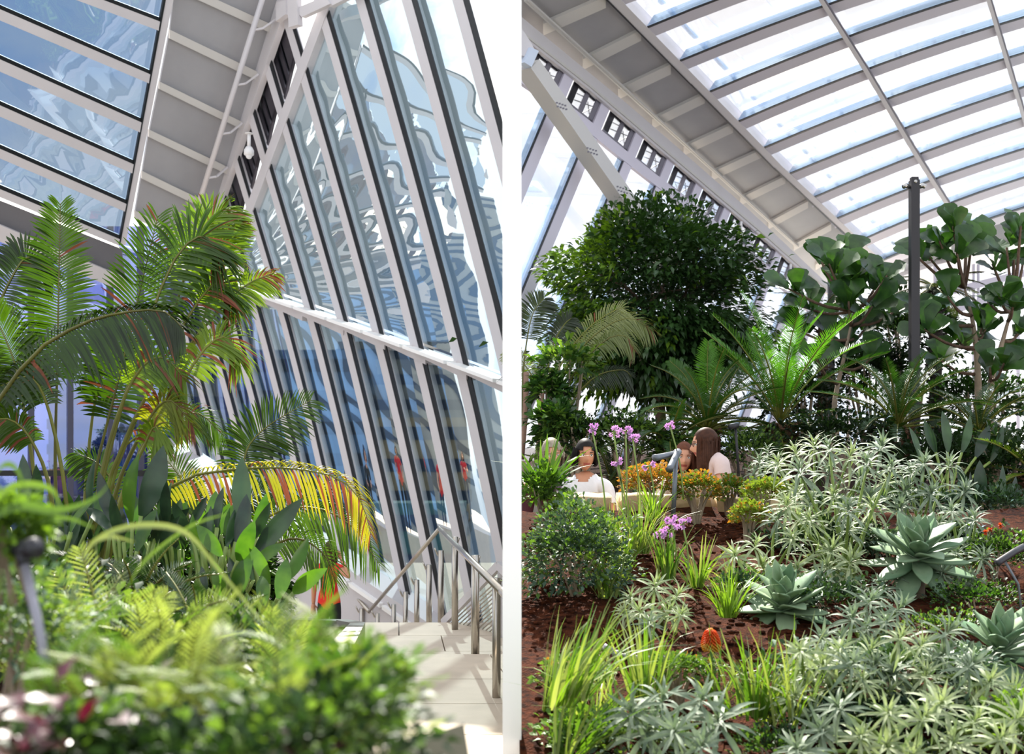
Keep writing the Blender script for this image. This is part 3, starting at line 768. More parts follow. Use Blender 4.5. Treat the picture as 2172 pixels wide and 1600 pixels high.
def frond_mb(ctrl, L, n, wid, droop=.35, t0=.25, normal=None, a0=75, a1=30, dry=0., vee=.12, rr=.012, rnd=R, segs=4, prof=None, lean=0., curl=0., tipdry=0.):
    """feather leaf: rachis through ctrl, leaflets on both sides; materials 0 leaf, 1 rachis, 2 dry"""
    b = MB(); ns = 40; P = spline(ctrl, ns)
    b.tube([P[i] for i in range(0, ns, 3)]+[P[-1]], [rr*(1-.85*i/(ns/3)) for i in range(len(range(0, ns, 3))+1)], 5, 1)
    for i in range(n):
        t = t0+(1-t0)*(i+.5)/n; u = (t-t0)/(1-t0)
        f = t*(ns-1); k = min(int(f), ns-2); p = P[k].lerp(P[k+1], f-k)
        T = (P[min(k+2, ns-1)]-P[max(k-1, 0)]).normalized()
        nn = normal if normal is not None else UP
        S = T.cross(nn)
        if S.length < .05: S = T.cross(Vector((.3, -1, .2)))
        S.normalize(); N = S.cross(T)
        ang = math.radians(a0+(a1-a0)*u)
        pr = prof(u) if prof else (math.sin(math.pi*(.12+.80*u))**.7)
        for sd_ in (-1, 1):
            if rnd.random() < .02: continue
            ln = L*pr*rnd.uniform(.88, 1.08)
            d = (S*sd_*math.sin(ang)+T*math.cos(ang)+N*(vee+rnd.uniform(-.06, .06))).normalized()
            d = (d+Vector((rnd.uniform(-.05, .05),)*3)).normalized()
            dr = droop*rnd.uniform(.75, 1.25); pts = []; ws = []
            for s in range(segs+1):
                q = s/segs; pts.append(p+d*ln*q+Vector((0, 0, -1))*ln*dr*q*q+T*curl*ln*q*q)
                ws.append(wid*(.35+1.3*q)*(1 if q < .5 else 1)*max(.05, (1-q**2.2))*.9)
            sv = (T*1.0-N*sd_*.25+N*lean).normalized()
            mi = 2 if (rnd.random() < dry or rnd.random() < tipdry*max(0, u-.5)*2) else 0
            b.strip(pts, ws, sv, mi, .25, N)
    return b
def pixel_curve(pts, Y, dy=0.):
    n = len(pts); return [W(x, y, Y+dy*i/(n-1)) for i, (x, y) in enumerate(pts)]
def cyc_dir(az, el): return Vector((math.cos(az)*math.cos(el), math.sin(az)*math.cos(el), math.sin(el)))
def feather_crown(name, base, label, cat, nf, Lf, el0, el1, arch, leaf, mats, nleaf=46, wid=.010, trunk=None, group=None, droop=.12, vee=.5, t0=.16, az0=0., rr=.013, azr=None, dry=0., segs=2, a0=70, a1=35):
    """cycad or tree fern: crown of arching feather leaves on a shaggy trunk"""
    t = thing(name, base, label, cat, group)
    top = Vector(base)
    if trunk:
        h, r0, m_ = trunk; top = top+Vector((0, 0, h)); b = MB(); n = 9
        pts = [Vector(base)+Vector((0, 0, -.15+(h+.15)*i/n)) for i in range(n+1)]
        b.tube(pts, [r0*(1+.10*math.sin(i*2.1))*(1 if i < n else .6) for i in range(n+1)], 12)
        for i in range(int(160*min(1, h*2))+40):                      # old leaf bases
            a = R.uniform(0, 6.283); z = R.uniform(0, h); q = Vector(base)+Vector((math.cos(a)*r0, math.sin(a)*r0, z))
            o_ = Vector((math.cos(a), math.sin(a), .6)).normalized()
            b.beam(q-o_*.02, q+o_*R.uniform(.03, .07), .035, .014)
        b.build('trunk', m_, t)
    for i in range(nf):
        az = az0+2*math.pi*i*.382 if azr is None else azr[0]+(azr[1]-azr[0])*R.random()
        q = i/max(1, nf-1); el = math.radians(el0+(el1-el0)*q+R.uniform(-7, 7)); L = Lf*R.uniform(.85, 1.1)*(1 if q < .8 else .9)
        ar = math.radians(arch)*R.uniform(.7, 1.3)
        p = top.copy(); pts = [p.copy()]
        for s in range(5):
            p = p+cyc_dir(az, el-ar*s/4)*L/5; pts.append(p.copy())
        fm = frond_mb(pts, leaf, nleaf, wid, droop, t0, None, a0, a1, dry, vee, rr, segs=segs)
        fm.build('frond', mats, t)
    return t
# single leaves, base at the origin, pointing along +X, upper side +Z
def leaf_mesh(name, L, Wd, m, bend=.3, fold=.25, shape='lance', segs=5, tip_curl=0., wave=0., thick=0.):
    b = MB(); pts = []; ws = []
    for i in range(segs+1):
        q = i/segs; pts.append(Vector((L*q*(1-.12*bend*q), 0, L*(bend*q*.6-bend*q*q+tip_curl*q**4))))
        if shape == 'lance': w = math.sin(math.pi*(.06+.94*q))**.8
        elif shape == 'agave': w = (.55+.9*q if q < .5 else 1.0)*(1 if q < .5 else max(0, 1-((q-.5)/.5)**2.0))
        elif shape == 'fiddle': w = (.32+.95*q**1.3 if q < .75 else 1.0*math.cos((q-.75)/.25*math.pi/2)**.5)
        elif shape == 'paddle': w = math.sin(math.pi*(.05+.90*q))**.55
        else: w = 1-q*.97
        ws.append(Wd/2*max(w, .03))
    nv = Vector((0, 0, 1)); sv = Vector((0, 1, 0))
    vs = []
    for i, (p, w) in enumerate(zip(pts, ws)):
        wv = wave*w*math.sin(i*2.2)
        vs += [p-sv*w+nv*(w*fold+wv), p, p+sv*w+nv*(w*fold-wv)]
    fs = []
    for i in range(segs):
        a = i*3; fs += [(a, a+3, a+4, a+1), (a+1, a+4, a+5, a+2)]
    if thick:
        o = len(vs); vs += [v-nv*thick*(1 if 0 < k//3 < segs else .2) for k, v in enumerate(vs)]
        fs += [tuple(i+o for i in f[::-1]) for f in fs]
        for i in range(segs):
            a = i*3; fs += [(a+o, a+3+o, a+3, a), (a+2, a+5, a+5+o, a+2+o)]
    b.add(vs, fs, 0, True); return b.mesh(name, m)
def orient(p, d, nrm, s=1.):
    x = d.normalized(); y = nrm.cross(x)
    if y.length < 1e-4: y = Vector((0, 1, 0)).cross(x)
    y.normalize(); z = x.cross(y)
    m = Matrix((x*s, y*s, z*s)).transposed().to_4x4(); m.translation = p; return m
def rosette(par, p, axis, meshes, n, e0, e1, s0, s1, name='leaf'):
    """whorl of leaves round axis; e = angle from axis in degrees, inner to outer"""
    _, sx, sy = frame(axis)
    for i in range(n):
        q = i/(n-1); a = i*2.39996+R.uniform(-.15, .15); e = math.radians(e0+(e1-e0)*q+R.uniform(-6, 6))
        rad = sx*math.cos(a)+sy*math.sin(a); d = axis*math.cos(e)+rad*math.sin(e)
        nr = axis*math.sin(e)-rad*math.cos(e)
        put(name, R.choice(meshes), orient(p+axis*(.035*(1-q)), d, nr, (s0+(s1-s0)*q)*R.uniform(.88, 1.1)), par)
def leaves_mb(pts_dirs, L, Wd, rnd=R, bend=.25):
    b = MB()
    for p, d, mi in pts_dirs:
        d = d.normalized(); _, s, u = frame(d); a = rnd.uniform(0, 6.28); sv = s*math.cos(a)+u*math.sin(a) if rnd.random() < .35 else s
        l = L*rnd.uniform(.7, 1.2); w = Wd*rnd.uniform(.8, 1.15)/2
        m_ = p+d*l*.5+Vector((0, 0, .1*l*bend)); e = p+d*l+Vector((0, 0, -l*bend))
        q = p+d*l*.15
        b.add([p, m_-sv*w, e, m_+sv*w, m_+u*w*.0+Vector((0, 0, -w*.3))], [(0, 1, 4), (1, 2, 4), (2, 3, 4), (3, 0, 4)], mi, True)
    return b
def shrub(name, base, label, cat, c, rad, n, L, Wd, mats, group=None, sel=None, lump=.25, stems=6, stem_m=None, up=.4, inner=.45, bark_r=.012, seed=0):
    """leafy dome: stems and a cloud of small leaves turned outwards"""
    rnd = random.Random(seed+int(c[0]*977+c[1]*131)); t = thing(name, base, label, cat, group); pd = []
    c = Vector(c); off = Vector((rnd.random()*50, rnd.random()*50, 0))
    for _ in range(n):
        v = Vector((rnd.gauss(0, 1), rnd.gauss(0, 1), rnd.gauss(0, 1))).normalized()
        if v.z < -.55: v.z *= -.5
        k = 1+lump*mnoise.noise(v*2.3+off)*1.6+.5*lump*mnoise.noise(v*6+off)
        r_ = (inner+(1-inner)*rnd.random()**.45)*k
        p = c+Vector((v.x*rad[0], v.y*rad[1], v.z*rad[2]))*r_
        d = v+Vector((rnd.uniform(-.8, .8), rnd.uniform(-.8, .8), rnd.uniform(-.6, .6)+up))
        mi = sel(p, rnd) if sel else (0 if len(mats) == 1 else int(rnd.random()*len(mats)))
        pd.append((p, d, mi))
    f = leaves_mb(pd, L, Wd, rnd).build('foliage', mats, t); f['kind'] = 'stuff'
    b = MB(); b0 = Vector(base)
    for i in range(stems):
        v = Vector((rnd.uniform(-.6, .6)*rad[0], rnd.uniform(-.6, .6)*rad[1], rnd.uniform(-.1, .5)*rad[2]))
        b.tube(spline([b0+Vector((rnd.uniform(-.03, .03), rnd.uniform(-.03, .03), -.05)), b0.lerp(c+v, .45)+Vector((0, 0, .02)), c+v], 6), [bark_r*(1.3-.14*k) for k in range(6)], 5)
    b.build('stem', stem_m or barkl, t)
    return t
def blades_mb(base, n, h, wid, spread=.5, droop=.4, rnd=R, r0=.05, mi_n=1, azr=None):
    b = MB(); base = Vector(base)
    for _ in range(n):
        az = rnd.uniform(0, 6.283) if azr is None else rnd.uniform(*azr)
        sp = spread*rnd.random(); H = h*rnd.uniform(.6, 1.1)
        p0 = base+Vector((math.cos(az), math.sin(az), 0))*r0*rnd.random(); d = Vector((math.cos(az)*sp, math.sin(az)*sp, 1)).normalized()
        out = Vector((math.cos(az), math.sin(az), 0)); dr = droop*rnd.random()
        sv = Vector((-math.sin(az), math.cos(az), 0)); tw = rnd.uniform(-1.2, 1.2); sv = (sv*math.cos(tw)+out*math.sin(tw)).normalized()
        pts = []; ws = []
        for s in range(6):
            q = s/5; pts.append(p0+d*H*q+(out*.55+Vector((0, 0, -.65)))*H*dr*q**2.6); ws.append(wid/2*(1-q**1.8*.92)*rnd.uniform(.95, 1.05))
        b.strip(pts, ws, sv, int(rnd.random()*mi_n), .3, out)
    return b
# ================================================================== left bay planting
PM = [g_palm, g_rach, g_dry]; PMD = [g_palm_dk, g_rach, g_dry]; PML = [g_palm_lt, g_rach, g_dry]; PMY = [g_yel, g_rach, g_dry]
def add_frond(par, pts, Y, dy, L, n, wid, mats, normal=TOCAM, **k):
    c = pixel_curve(pts, Y, dy); return frond_mb(c, PXM(L, Y), n, PXM(wid, Y), normal=normal, **k).build('frond', mats, par)
yb = 7.0
big = thing('palm', (W(150, 1100, yb).x, yb, zL(yb)-.05), 'tall many-stemmed palm with browning leaf tips rising against the glass wall', 'palm')
base_px = (150, 1330)
tf = [
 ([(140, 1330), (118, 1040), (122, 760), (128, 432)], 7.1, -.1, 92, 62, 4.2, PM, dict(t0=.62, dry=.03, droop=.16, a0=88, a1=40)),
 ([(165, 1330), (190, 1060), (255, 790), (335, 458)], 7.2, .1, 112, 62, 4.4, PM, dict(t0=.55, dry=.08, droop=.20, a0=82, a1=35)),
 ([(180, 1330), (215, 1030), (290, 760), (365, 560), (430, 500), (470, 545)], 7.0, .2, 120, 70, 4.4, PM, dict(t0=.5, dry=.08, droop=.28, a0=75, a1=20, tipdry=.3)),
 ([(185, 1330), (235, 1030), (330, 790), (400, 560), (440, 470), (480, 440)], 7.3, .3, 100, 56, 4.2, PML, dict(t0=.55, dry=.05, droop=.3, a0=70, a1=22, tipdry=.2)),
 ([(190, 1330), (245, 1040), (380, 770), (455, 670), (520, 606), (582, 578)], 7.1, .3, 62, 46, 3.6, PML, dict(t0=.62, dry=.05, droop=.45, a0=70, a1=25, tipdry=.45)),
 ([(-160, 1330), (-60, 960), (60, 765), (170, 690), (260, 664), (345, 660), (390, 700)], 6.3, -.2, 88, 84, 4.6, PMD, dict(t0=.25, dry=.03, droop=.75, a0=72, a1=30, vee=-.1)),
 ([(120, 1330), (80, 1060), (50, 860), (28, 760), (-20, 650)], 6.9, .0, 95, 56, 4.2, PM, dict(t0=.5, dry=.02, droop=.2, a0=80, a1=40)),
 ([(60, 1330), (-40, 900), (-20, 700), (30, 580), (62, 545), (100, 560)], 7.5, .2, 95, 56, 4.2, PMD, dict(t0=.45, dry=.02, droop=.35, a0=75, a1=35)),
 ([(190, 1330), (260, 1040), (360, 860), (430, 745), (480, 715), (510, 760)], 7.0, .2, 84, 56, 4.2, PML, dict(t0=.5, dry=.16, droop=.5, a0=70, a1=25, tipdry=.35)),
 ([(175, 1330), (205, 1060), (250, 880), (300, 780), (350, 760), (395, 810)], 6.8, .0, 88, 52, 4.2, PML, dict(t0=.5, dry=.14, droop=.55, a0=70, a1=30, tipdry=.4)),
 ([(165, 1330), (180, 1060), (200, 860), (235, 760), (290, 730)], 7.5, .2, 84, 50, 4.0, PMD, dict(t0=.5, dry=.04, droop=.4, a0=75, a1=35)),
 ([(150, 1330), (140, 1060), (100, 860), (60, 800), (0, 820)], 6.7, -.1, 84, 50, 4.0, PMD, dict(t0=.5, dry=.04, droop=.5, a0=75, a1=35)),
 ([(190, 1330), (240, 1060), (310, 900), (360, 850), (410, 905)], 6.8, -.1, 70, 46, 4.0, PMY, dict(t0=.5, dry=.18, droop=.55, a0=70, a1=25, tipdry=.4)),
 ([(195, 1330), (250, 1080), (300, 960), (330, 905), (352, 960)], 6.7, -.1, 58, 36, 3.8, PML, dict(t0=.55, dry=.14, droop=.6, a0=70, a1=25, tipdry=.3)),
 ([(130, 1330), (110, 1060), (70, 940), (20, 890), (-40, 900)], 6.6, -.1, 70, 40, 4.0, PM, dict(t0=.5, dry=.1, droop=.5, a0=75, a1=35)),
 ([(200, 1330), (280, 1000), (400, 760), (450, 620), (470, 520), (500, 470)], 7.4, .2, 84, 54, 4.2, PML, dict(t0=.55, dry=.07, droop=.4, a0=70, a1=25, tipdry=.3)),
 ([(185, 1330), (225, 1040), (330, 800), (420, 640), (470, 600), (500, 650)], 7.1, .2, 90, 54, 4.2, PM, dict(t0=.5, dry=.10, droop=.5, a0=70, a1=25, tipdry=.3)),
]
for pts, Y, dy, L, n, wd, m_, kw in tf: add_frond(big, pts, Y, dy, L, n, wd*1.2, m_, rr=.016, **kw)
b = MB()
for k in range(7): b.tube(spline([W(100+k*18, 1340, 7), W(108+k*20, 1180, 7.02), W(112+k*21, 1120, 7.0)], 6), .022-.001*k, 6)
b.build('stem', g_rach, big)
# second, lower palm with arching fronds beside the glass
p2 = thing('palm', (W(470, 1250, 8.0).x, 8.0, zL(8)), 'low palm with arching green fronds in front of the leaning glass wall', 'palm')
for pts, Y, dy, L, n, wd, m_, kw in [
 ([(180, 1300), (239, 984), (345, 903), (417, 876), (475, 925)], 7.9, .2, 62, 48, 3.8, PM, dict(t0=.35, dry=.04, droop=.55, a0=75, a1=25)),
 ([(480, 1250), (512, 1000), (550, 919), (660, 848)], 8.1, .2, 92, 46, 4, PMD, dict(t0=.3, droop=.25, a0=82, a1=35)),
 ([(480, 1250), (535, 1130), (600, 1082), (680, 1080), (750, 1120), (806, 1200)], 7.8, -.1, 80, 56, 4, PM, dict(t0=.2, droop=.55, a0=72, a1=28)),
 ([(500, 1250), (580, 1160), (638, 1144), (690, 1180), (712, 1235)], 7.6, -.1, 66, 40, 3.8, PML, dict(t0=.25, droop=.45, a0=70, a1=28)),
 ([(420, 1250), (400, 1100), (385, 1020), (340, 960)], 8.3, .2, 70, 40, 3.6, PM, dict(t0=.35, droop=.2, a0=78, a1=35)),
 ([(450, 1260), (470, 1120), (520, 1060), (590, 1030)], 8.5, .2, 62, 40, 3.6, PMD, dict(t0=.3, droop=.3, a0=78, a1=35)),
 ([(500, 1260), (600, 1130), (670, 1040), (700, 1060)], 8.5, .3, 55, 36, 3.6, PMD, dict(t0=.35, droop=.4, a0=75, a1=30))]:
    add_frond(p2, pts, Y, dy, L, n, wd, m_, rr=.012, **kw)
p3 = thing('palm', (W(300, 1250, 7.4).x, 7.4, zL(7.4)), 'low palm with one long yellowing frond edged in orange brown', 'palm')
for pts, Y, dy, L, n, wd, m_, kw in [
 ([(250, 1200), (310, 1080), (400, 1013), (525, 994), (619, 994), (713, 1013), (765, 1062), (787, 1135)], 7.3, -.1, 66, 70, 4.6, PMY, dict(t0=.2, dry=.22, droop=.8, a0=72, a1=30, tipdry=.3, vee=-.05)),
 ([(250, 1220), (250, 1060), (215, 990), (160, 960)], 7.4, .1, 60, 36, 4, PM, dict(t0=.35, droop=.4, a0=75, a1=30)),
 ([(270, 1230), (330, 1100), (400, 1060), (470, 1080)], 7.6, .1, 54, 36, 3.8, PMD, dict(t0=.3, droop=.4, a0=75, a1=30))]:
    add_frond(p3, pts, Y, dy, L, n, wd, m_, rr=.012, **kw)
# bird-of-paradise plants: paddle leaves on stalks
sl_dk = [leaf_mesh('strelitzia_leaf', 1, .26, g_strel, .10, .38, 'lance', 7), leaf_mesh('strelitzia_leaf', 1, .32, g_strel, .2, .3, 'lance', 8)]
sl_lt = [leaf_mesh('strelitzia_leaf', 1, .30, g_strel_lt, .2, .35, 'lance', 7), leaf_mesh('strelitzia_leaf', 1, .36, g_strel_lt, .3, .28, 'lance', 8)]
def strel(bx, by, Y, label, leaves):
    base = W(bx, by, Y); base.z = zL(Y); t = thing('bird_of_paradise', base, label, 'plant', 'bird-of-paradise plants below the palms')
    for (x0, y0, x1, y1, k, lt, dY) in leaves:
        a, e = W(x0, y0, Y+dY), W(x1, y1, Y+dY+R.uniform(-.1, .1)); d = e-a
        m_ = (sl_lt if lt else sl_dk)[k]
        nr = Vector((R.uniform(-.9, .9), -1, R.uniform(-.1, .5)))
        put('leaf', m_, orient(a, d, nr, d.length), t)
        b = MB(); b.tube(spline([base+Vector((R.uniform(-.1, .1), R.uniform(-.1, .1), 0)), base.lerp(a, .6)+Vector((0, 0, .03)), a], 5), .011, 5); b.build('stalk', stemg, t)
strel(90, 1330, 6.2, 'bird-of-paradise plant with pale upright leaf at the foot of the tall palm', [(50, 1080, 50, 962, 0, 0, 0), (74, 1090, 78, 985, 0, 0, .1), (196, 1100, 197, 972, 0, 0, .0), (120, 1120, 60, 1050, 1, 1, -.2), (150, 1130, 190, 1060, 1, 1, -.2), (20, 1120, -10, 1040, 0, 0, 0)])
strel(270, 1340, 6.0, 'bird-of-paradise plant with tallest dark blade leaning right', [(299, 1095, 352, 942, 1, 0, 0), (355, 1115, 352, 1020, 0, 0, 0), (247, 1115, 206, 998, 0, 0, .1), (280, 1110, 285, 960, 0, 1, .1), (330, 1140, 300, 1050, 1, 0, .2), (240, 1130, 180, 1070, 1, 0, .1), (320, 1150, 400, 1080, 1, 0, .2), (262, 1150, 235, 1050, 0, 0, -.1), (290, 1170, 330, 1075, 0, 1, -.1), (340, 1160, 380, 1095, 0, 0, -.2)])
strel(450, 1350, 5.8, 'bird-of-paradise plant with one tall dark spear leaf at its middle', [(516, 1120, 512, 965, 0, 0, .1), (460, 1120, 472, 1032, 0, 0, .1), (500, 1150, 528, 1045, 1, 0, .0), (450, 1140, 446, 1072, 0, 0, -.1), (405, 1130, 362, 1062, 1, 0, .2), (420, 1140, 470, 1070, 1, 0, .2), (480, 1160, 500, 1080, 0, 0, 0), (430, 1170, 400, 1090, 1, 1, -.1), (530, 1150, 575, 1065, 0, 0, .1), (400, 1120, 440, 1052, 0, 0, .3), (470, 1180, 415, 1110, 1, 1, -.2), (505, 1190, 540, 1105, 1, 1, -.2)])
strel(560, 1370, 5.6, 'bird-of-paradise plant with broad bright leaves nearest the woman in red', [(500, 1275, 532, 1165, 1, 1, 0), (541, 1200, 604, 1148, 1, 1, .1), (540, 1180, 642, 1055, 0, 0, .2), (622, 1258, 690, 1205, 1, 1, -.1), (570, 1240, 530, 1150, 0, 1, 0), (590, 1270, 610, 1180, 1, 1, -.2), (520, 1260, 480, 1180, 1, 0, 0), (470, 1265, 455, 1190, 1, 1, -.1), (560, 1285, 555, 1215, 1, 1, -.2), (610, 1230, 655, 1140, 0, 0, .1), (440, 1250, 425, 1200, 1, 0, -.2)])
for bx, Y, wh, n in ((200, 6.6, 'bird-of-paradise plant crowded among the palm stems', 16), (380, 6.8, 'bird-of-paradise plant filling the gap behind the two tall spears', 18), (490, 6.9, 'bird-of-paradise plant rearmost beside the leaning glass', 16)):
    lv = []
    for i in range(n):
        x0 = bx+R.uniform(-75, 70); y0 = R.uniform(1130, 1240); h = R.uniform(70, 120); dx = R.uniform(-45, 45); lv.append((x0, y0, x0+dx, y0-h, int(R.random() < .4), R.random() < .35, R.uniform(-.2, .2)))
    strel(bx, 1340, Y, wh, lv)
for k, (px, py, Y, rx, rz, wh) in enumerate([(300, 1210, 8.2, .5, .28, 'dark leafy shrub behind the middle bird-of-paradise plants'), (470, 1215, 8.4, .45, .28, 'dark leafy shrub under the arching fronds'), (565, 1260, 8.6, .16, .2, 'dark leafy shrub next to the woman in red')]):
    c = W(px, py, Y); shrub('shrub', (c.x, c.y, zL(Y)), wh, 'shrub', c, (rx, rx*.7, rz), 1300, .10, .04, [g_shade, g_strel_lt], 'shaded shrubs in the left bed', stems=6, bark_r=.012, lump=.4, seed=k+60)
# dark cycad crouching in the shade below them
feather_crown('cycad', (W(290, 1300, 5.0).x, 5.0, .92), 'dark low cycad in the shade under the bird-of-paradise leaves', 'cycad', 22, .46, 78, 5, 45, .10, [g_cycd, g_rach, g_dry], 34, .006, vee=.3)
feather_crown('cycad', (W(430, 1330, 4.6).x, 4.6, .82), 'small dark cycad right of the other shaded one', 'cycad', 18, .42, 75, 5, 45, .09, [g_cycd, g_rach, g_dry], 34, .006, vee=.3)
# ---- feathery foreground, out of focus
FM = [g_fern, g_rach, g_dry]; FML = [g_fern_lt, g_rach, g_dry]
fern_protos = []
for m_ in (FM, FML):
    for k in range(3):
        L = 1.0; pts = [Vector((0, 0, 0)), Vector((.35, 0, .18-.03*k)), Vector((.7, .03*k, .20-.05*k)), Vector((1.0, .05*k, .08-.08*k))]
        fern_protos.append(frond_mb(pts, .20, 22, .016, .25, .12, UP, 65, 35, 0, .25, .012, segs=2).mesh('fern_frond', m_))
def fern(px, py, Y, label, n, ln, lt=.5, up=(35, 80), group='feathery ferns along the front of the left bed', azr=(0, 6.283)):
    base = W(px, py, Y); t = thing('fern', base, label, 'fern', group)
    for i in range(n):
        az = R.uniform(*azr); el = math.radians(R.uniform(*up)); d = cyc_dir(az, el)
        me = fern_protos[(3 if R.random() < lt else 0)+R.randrange(3)]
        nr = Vector((-math.cos(az)*math.sin(el), -math.sin(az)*math.sin(el), math.cos(el)))
        put('frond', me, orient(base+Vector((R.uniform(-.05, .05), R.uniform(-.05, .05), R.uniform(-.03, .03))), d, nr, ln*R.uniform(.7, 1.15)), t)
    return t
fl = [(60, 1430, 1.9, .25, 'behind the black garden light post', .35), (215, 1400, 2.2, .24, 'with a pale upright sprig right of the garden light', .6), (330, 1420, 2.1, .22, 'second sprig from the garden light, yellow-green at its tips', .7), (470, 1430, 2.2, .22, 'between the yellow-green sprig and the pale mound', .7), (580, 1450, 2.1, .22, 'pale mound left of the woman in red', .6), (680, 1480, 1.9, .20, 'below the woman in red', .5), (770, 1540, 1.7, .17, 'arching toward the stone floor', .3), (400, 1540, 1.6, .20, 'pale feathery front mound', .8), (540, 1560, 1.55, .19, 'pale feathery mound behind the purple leaves', .7), (280, 1530, 1.7, .2, 'left of the pale feathery front mound', .4), (660, 1600, 1.5, .17, 'dark green at the corner of the bed', .15), (130, 1540, 1.75, .2, 'at the foot of the garden light', .2), (820, 1600, 1.6, .14, 'lowest, at the bed edge beside the floor', .1)]
for px, py, Y, ln, wh, lt in fl:
    s_ = 1.55 if py < 1460 else 1.0
    fr_ = fern(px, py+(70 if py < 1460 else 35), Y*s_, 'feathery fern '+wh, 30 if py < 1460 else 24, ln*s_*.86, lt)
    for c_ in {215: [[(214, 1335), (200, 1270), (182, 1205), (170, 1162)], [(168, 1330), (150, 1275), (118, 1212)]], 330: [[(298, 1350), (312, 1300), (330, 1250)], [(305, 1345), (330, 1300), (357, 1258)]], 470: [[(392, 1315), (440, 1285), (495, 1270)], [(380, 1330), (430, 1305), (480, 1300)]]}.get(px, []):
        add_frond(fr_, c_, 3.3, 0, 46, 16, 3.2, FML, t0=.1, droop=.1, a0=70, a1=40, rr=.006)
# soft small-leaved shrubs between them
for k, (px, py, Y, rx, rz, m_, wh) in enumerate([(760, 1450, 1.75, .075, .055, [g_cover, g_fern_lt], 'small-leaved green bush spilling over the bed edge above the floor'), (700, 1560, 1.45, .12, .075, [g_shade, g_shade, g_cover], 'small-leaved bush at the bottom beside the stone bollard'), (560, 1640, 1.35, .11, .07, [g_shade, g_shade, g_cover], 'dark small-leaved bush along the bottom edge'), (380, 1640, 1.4, .12, .06, [g_shade], 'dark bush in front of the pale feathery fern'), (640, 1480, 2.6, .13, .07, [g_fern_lt, g_cover], 'pale bush hiding the knees of the woman in red'), (30, 1330, 2.2, .12, .12, [g_cover, g_dull], 'grey-green bush left of the garden light'), (180, 1620, 1.4, .09, .07, [g_shade, g_shade, g_cover], 'green bush right of the purple leaves'), (20, 1130, 1.9, .06, .06, [g_grass, g_cover], 'bright bush at the left edge under the palm')]):
    c = W(px, py, Y); shrub('shrub', (c.x, c.y, c.z-rz*1.2), wh, 'shrub', c, (rx, rx, rz), 900, .028, .016, m_, 'small-leaved shrubs in the left bed', stems=5, bark_r=.004, lump=.4, seed=k)
# middle filler behind the foreground
for k, (px, py, Y, rx, rz, m_, wh) in enumerate([(100, 1345, 4.0, .38, .2, [g_cover, g_shade], 'leafy green shrub in the shade behind the garden light'), (350, 1420, 3.4, .33, .14, [g_shade], 'dark shrub hiding the feet of the bird-of-paradise plants'), (500, 1415, 3.6, .22, .12, [g_shade, g_cover], 'dark shrub below the broad bright leaves'), (-20, 1260, 4.4, .33, .2, [g_shade], 'shaded shrub at the left edge below the palm stems')]):
    c = W(px, py, Y); shrub('shrub', (c.x, c.y, c.z-rz*1.2), wh, 'shrub', c, (rx, rx, rz), 1400, .07, .03, m_, 'shaded shrubs in the left bed', stems=6, bark_r=.008, lump=.4, seed=k+40)
# purple silvered leaves, bottom left
pl_m = [leaf_mesh('purple_leaf', 1, .62, g_purple, .3, .2, 'lance', 5, wave=.25), leaf_mesh('purple_leaf', 1, .62, g_silver, .3, .2, 'lance', 5, wave=.25)]
for px, py, Y, n, wh in ((50, 1560, 1.35, 34, 'purple leaved plant with silvery sheen in the bottom corner'), (280, 1470, 1.7, 14, 'purple leaved plant among the pale ferns'), (610, 1640, 1.35, 10, 'purple leaved plant showing at the bottom edge of the bed')):
    c = W(px, py, Y); t = thing('purple_coleus', c, wh, 'plant', 'purple leaved plants')
    for i in range(n):
        az = R.uniform(0, 6.28); el = math.radians(R.uniform(-5, 60)); d = cyc_dir(az, el); rr_ = .085 if n > 20 else .04
        put('leaf', pl_m[int(R.random() < .38)], orient(c+Vector((R.uniform(-1, 1)*rr_, R.uniform(-1, 1)*rr_, R.uniform(-.4, .6)*rr_)), d, Vector((-d.x*.4, -d.y*.4-.2, 1)), R.uniform(.035, .06)), t)
# long arching strap leaves in front
ar = thing('strap_leaf_plant', W(200, 1300, 2.0), 'plant with one long pale strap leaf arching across the bed', 'plant')
for pts, Y, wd, m_ in (([(150, 1300), (175, 1180), (240, 1128), (330, 1115), (400, 1135), (460, 1205), (540, 1300), (575, 1350)], 2.0, 9, g_grass_lt), ([(160, 1310), (190, 1170), (230, 1140), (285, 1150)], 1.95, 9, g_grass_lt), ([(0, 1260), (-20, 1120), (40, 1075), (120, 1085), (200, 1060), (245, 1010)], 1.8, 15, g_grass), ([(-40, 1200), (0, 1060), (50, 1030), (110, 1040), (130, 1080)], 1.8, 13, g_grass), ([(-60, 1160), (-10, 1010), (30, 990), (60, 1050)], 1.75, 11, g_grass), ([(20, 1300), (60, 1140), (130, 1100), (200, 1120)], 1.85, 9, g_grass), ([(250, 1300), (300, 1200), (400, 1120), (480, 1090)], 2.1, 8, g_grass)):
    c = spline(pixel_curve(pts, Y, .1), 22); b = MB()
    b.strip(c, [PXM(wd, Y)*(1-.9*(i/21)**2) for i in range(22)], [Vector((.1, .5, .8)).normalized()]*22, 0, .3, Vector((0, -1, .3))); b.build('leaf', m_, ar)
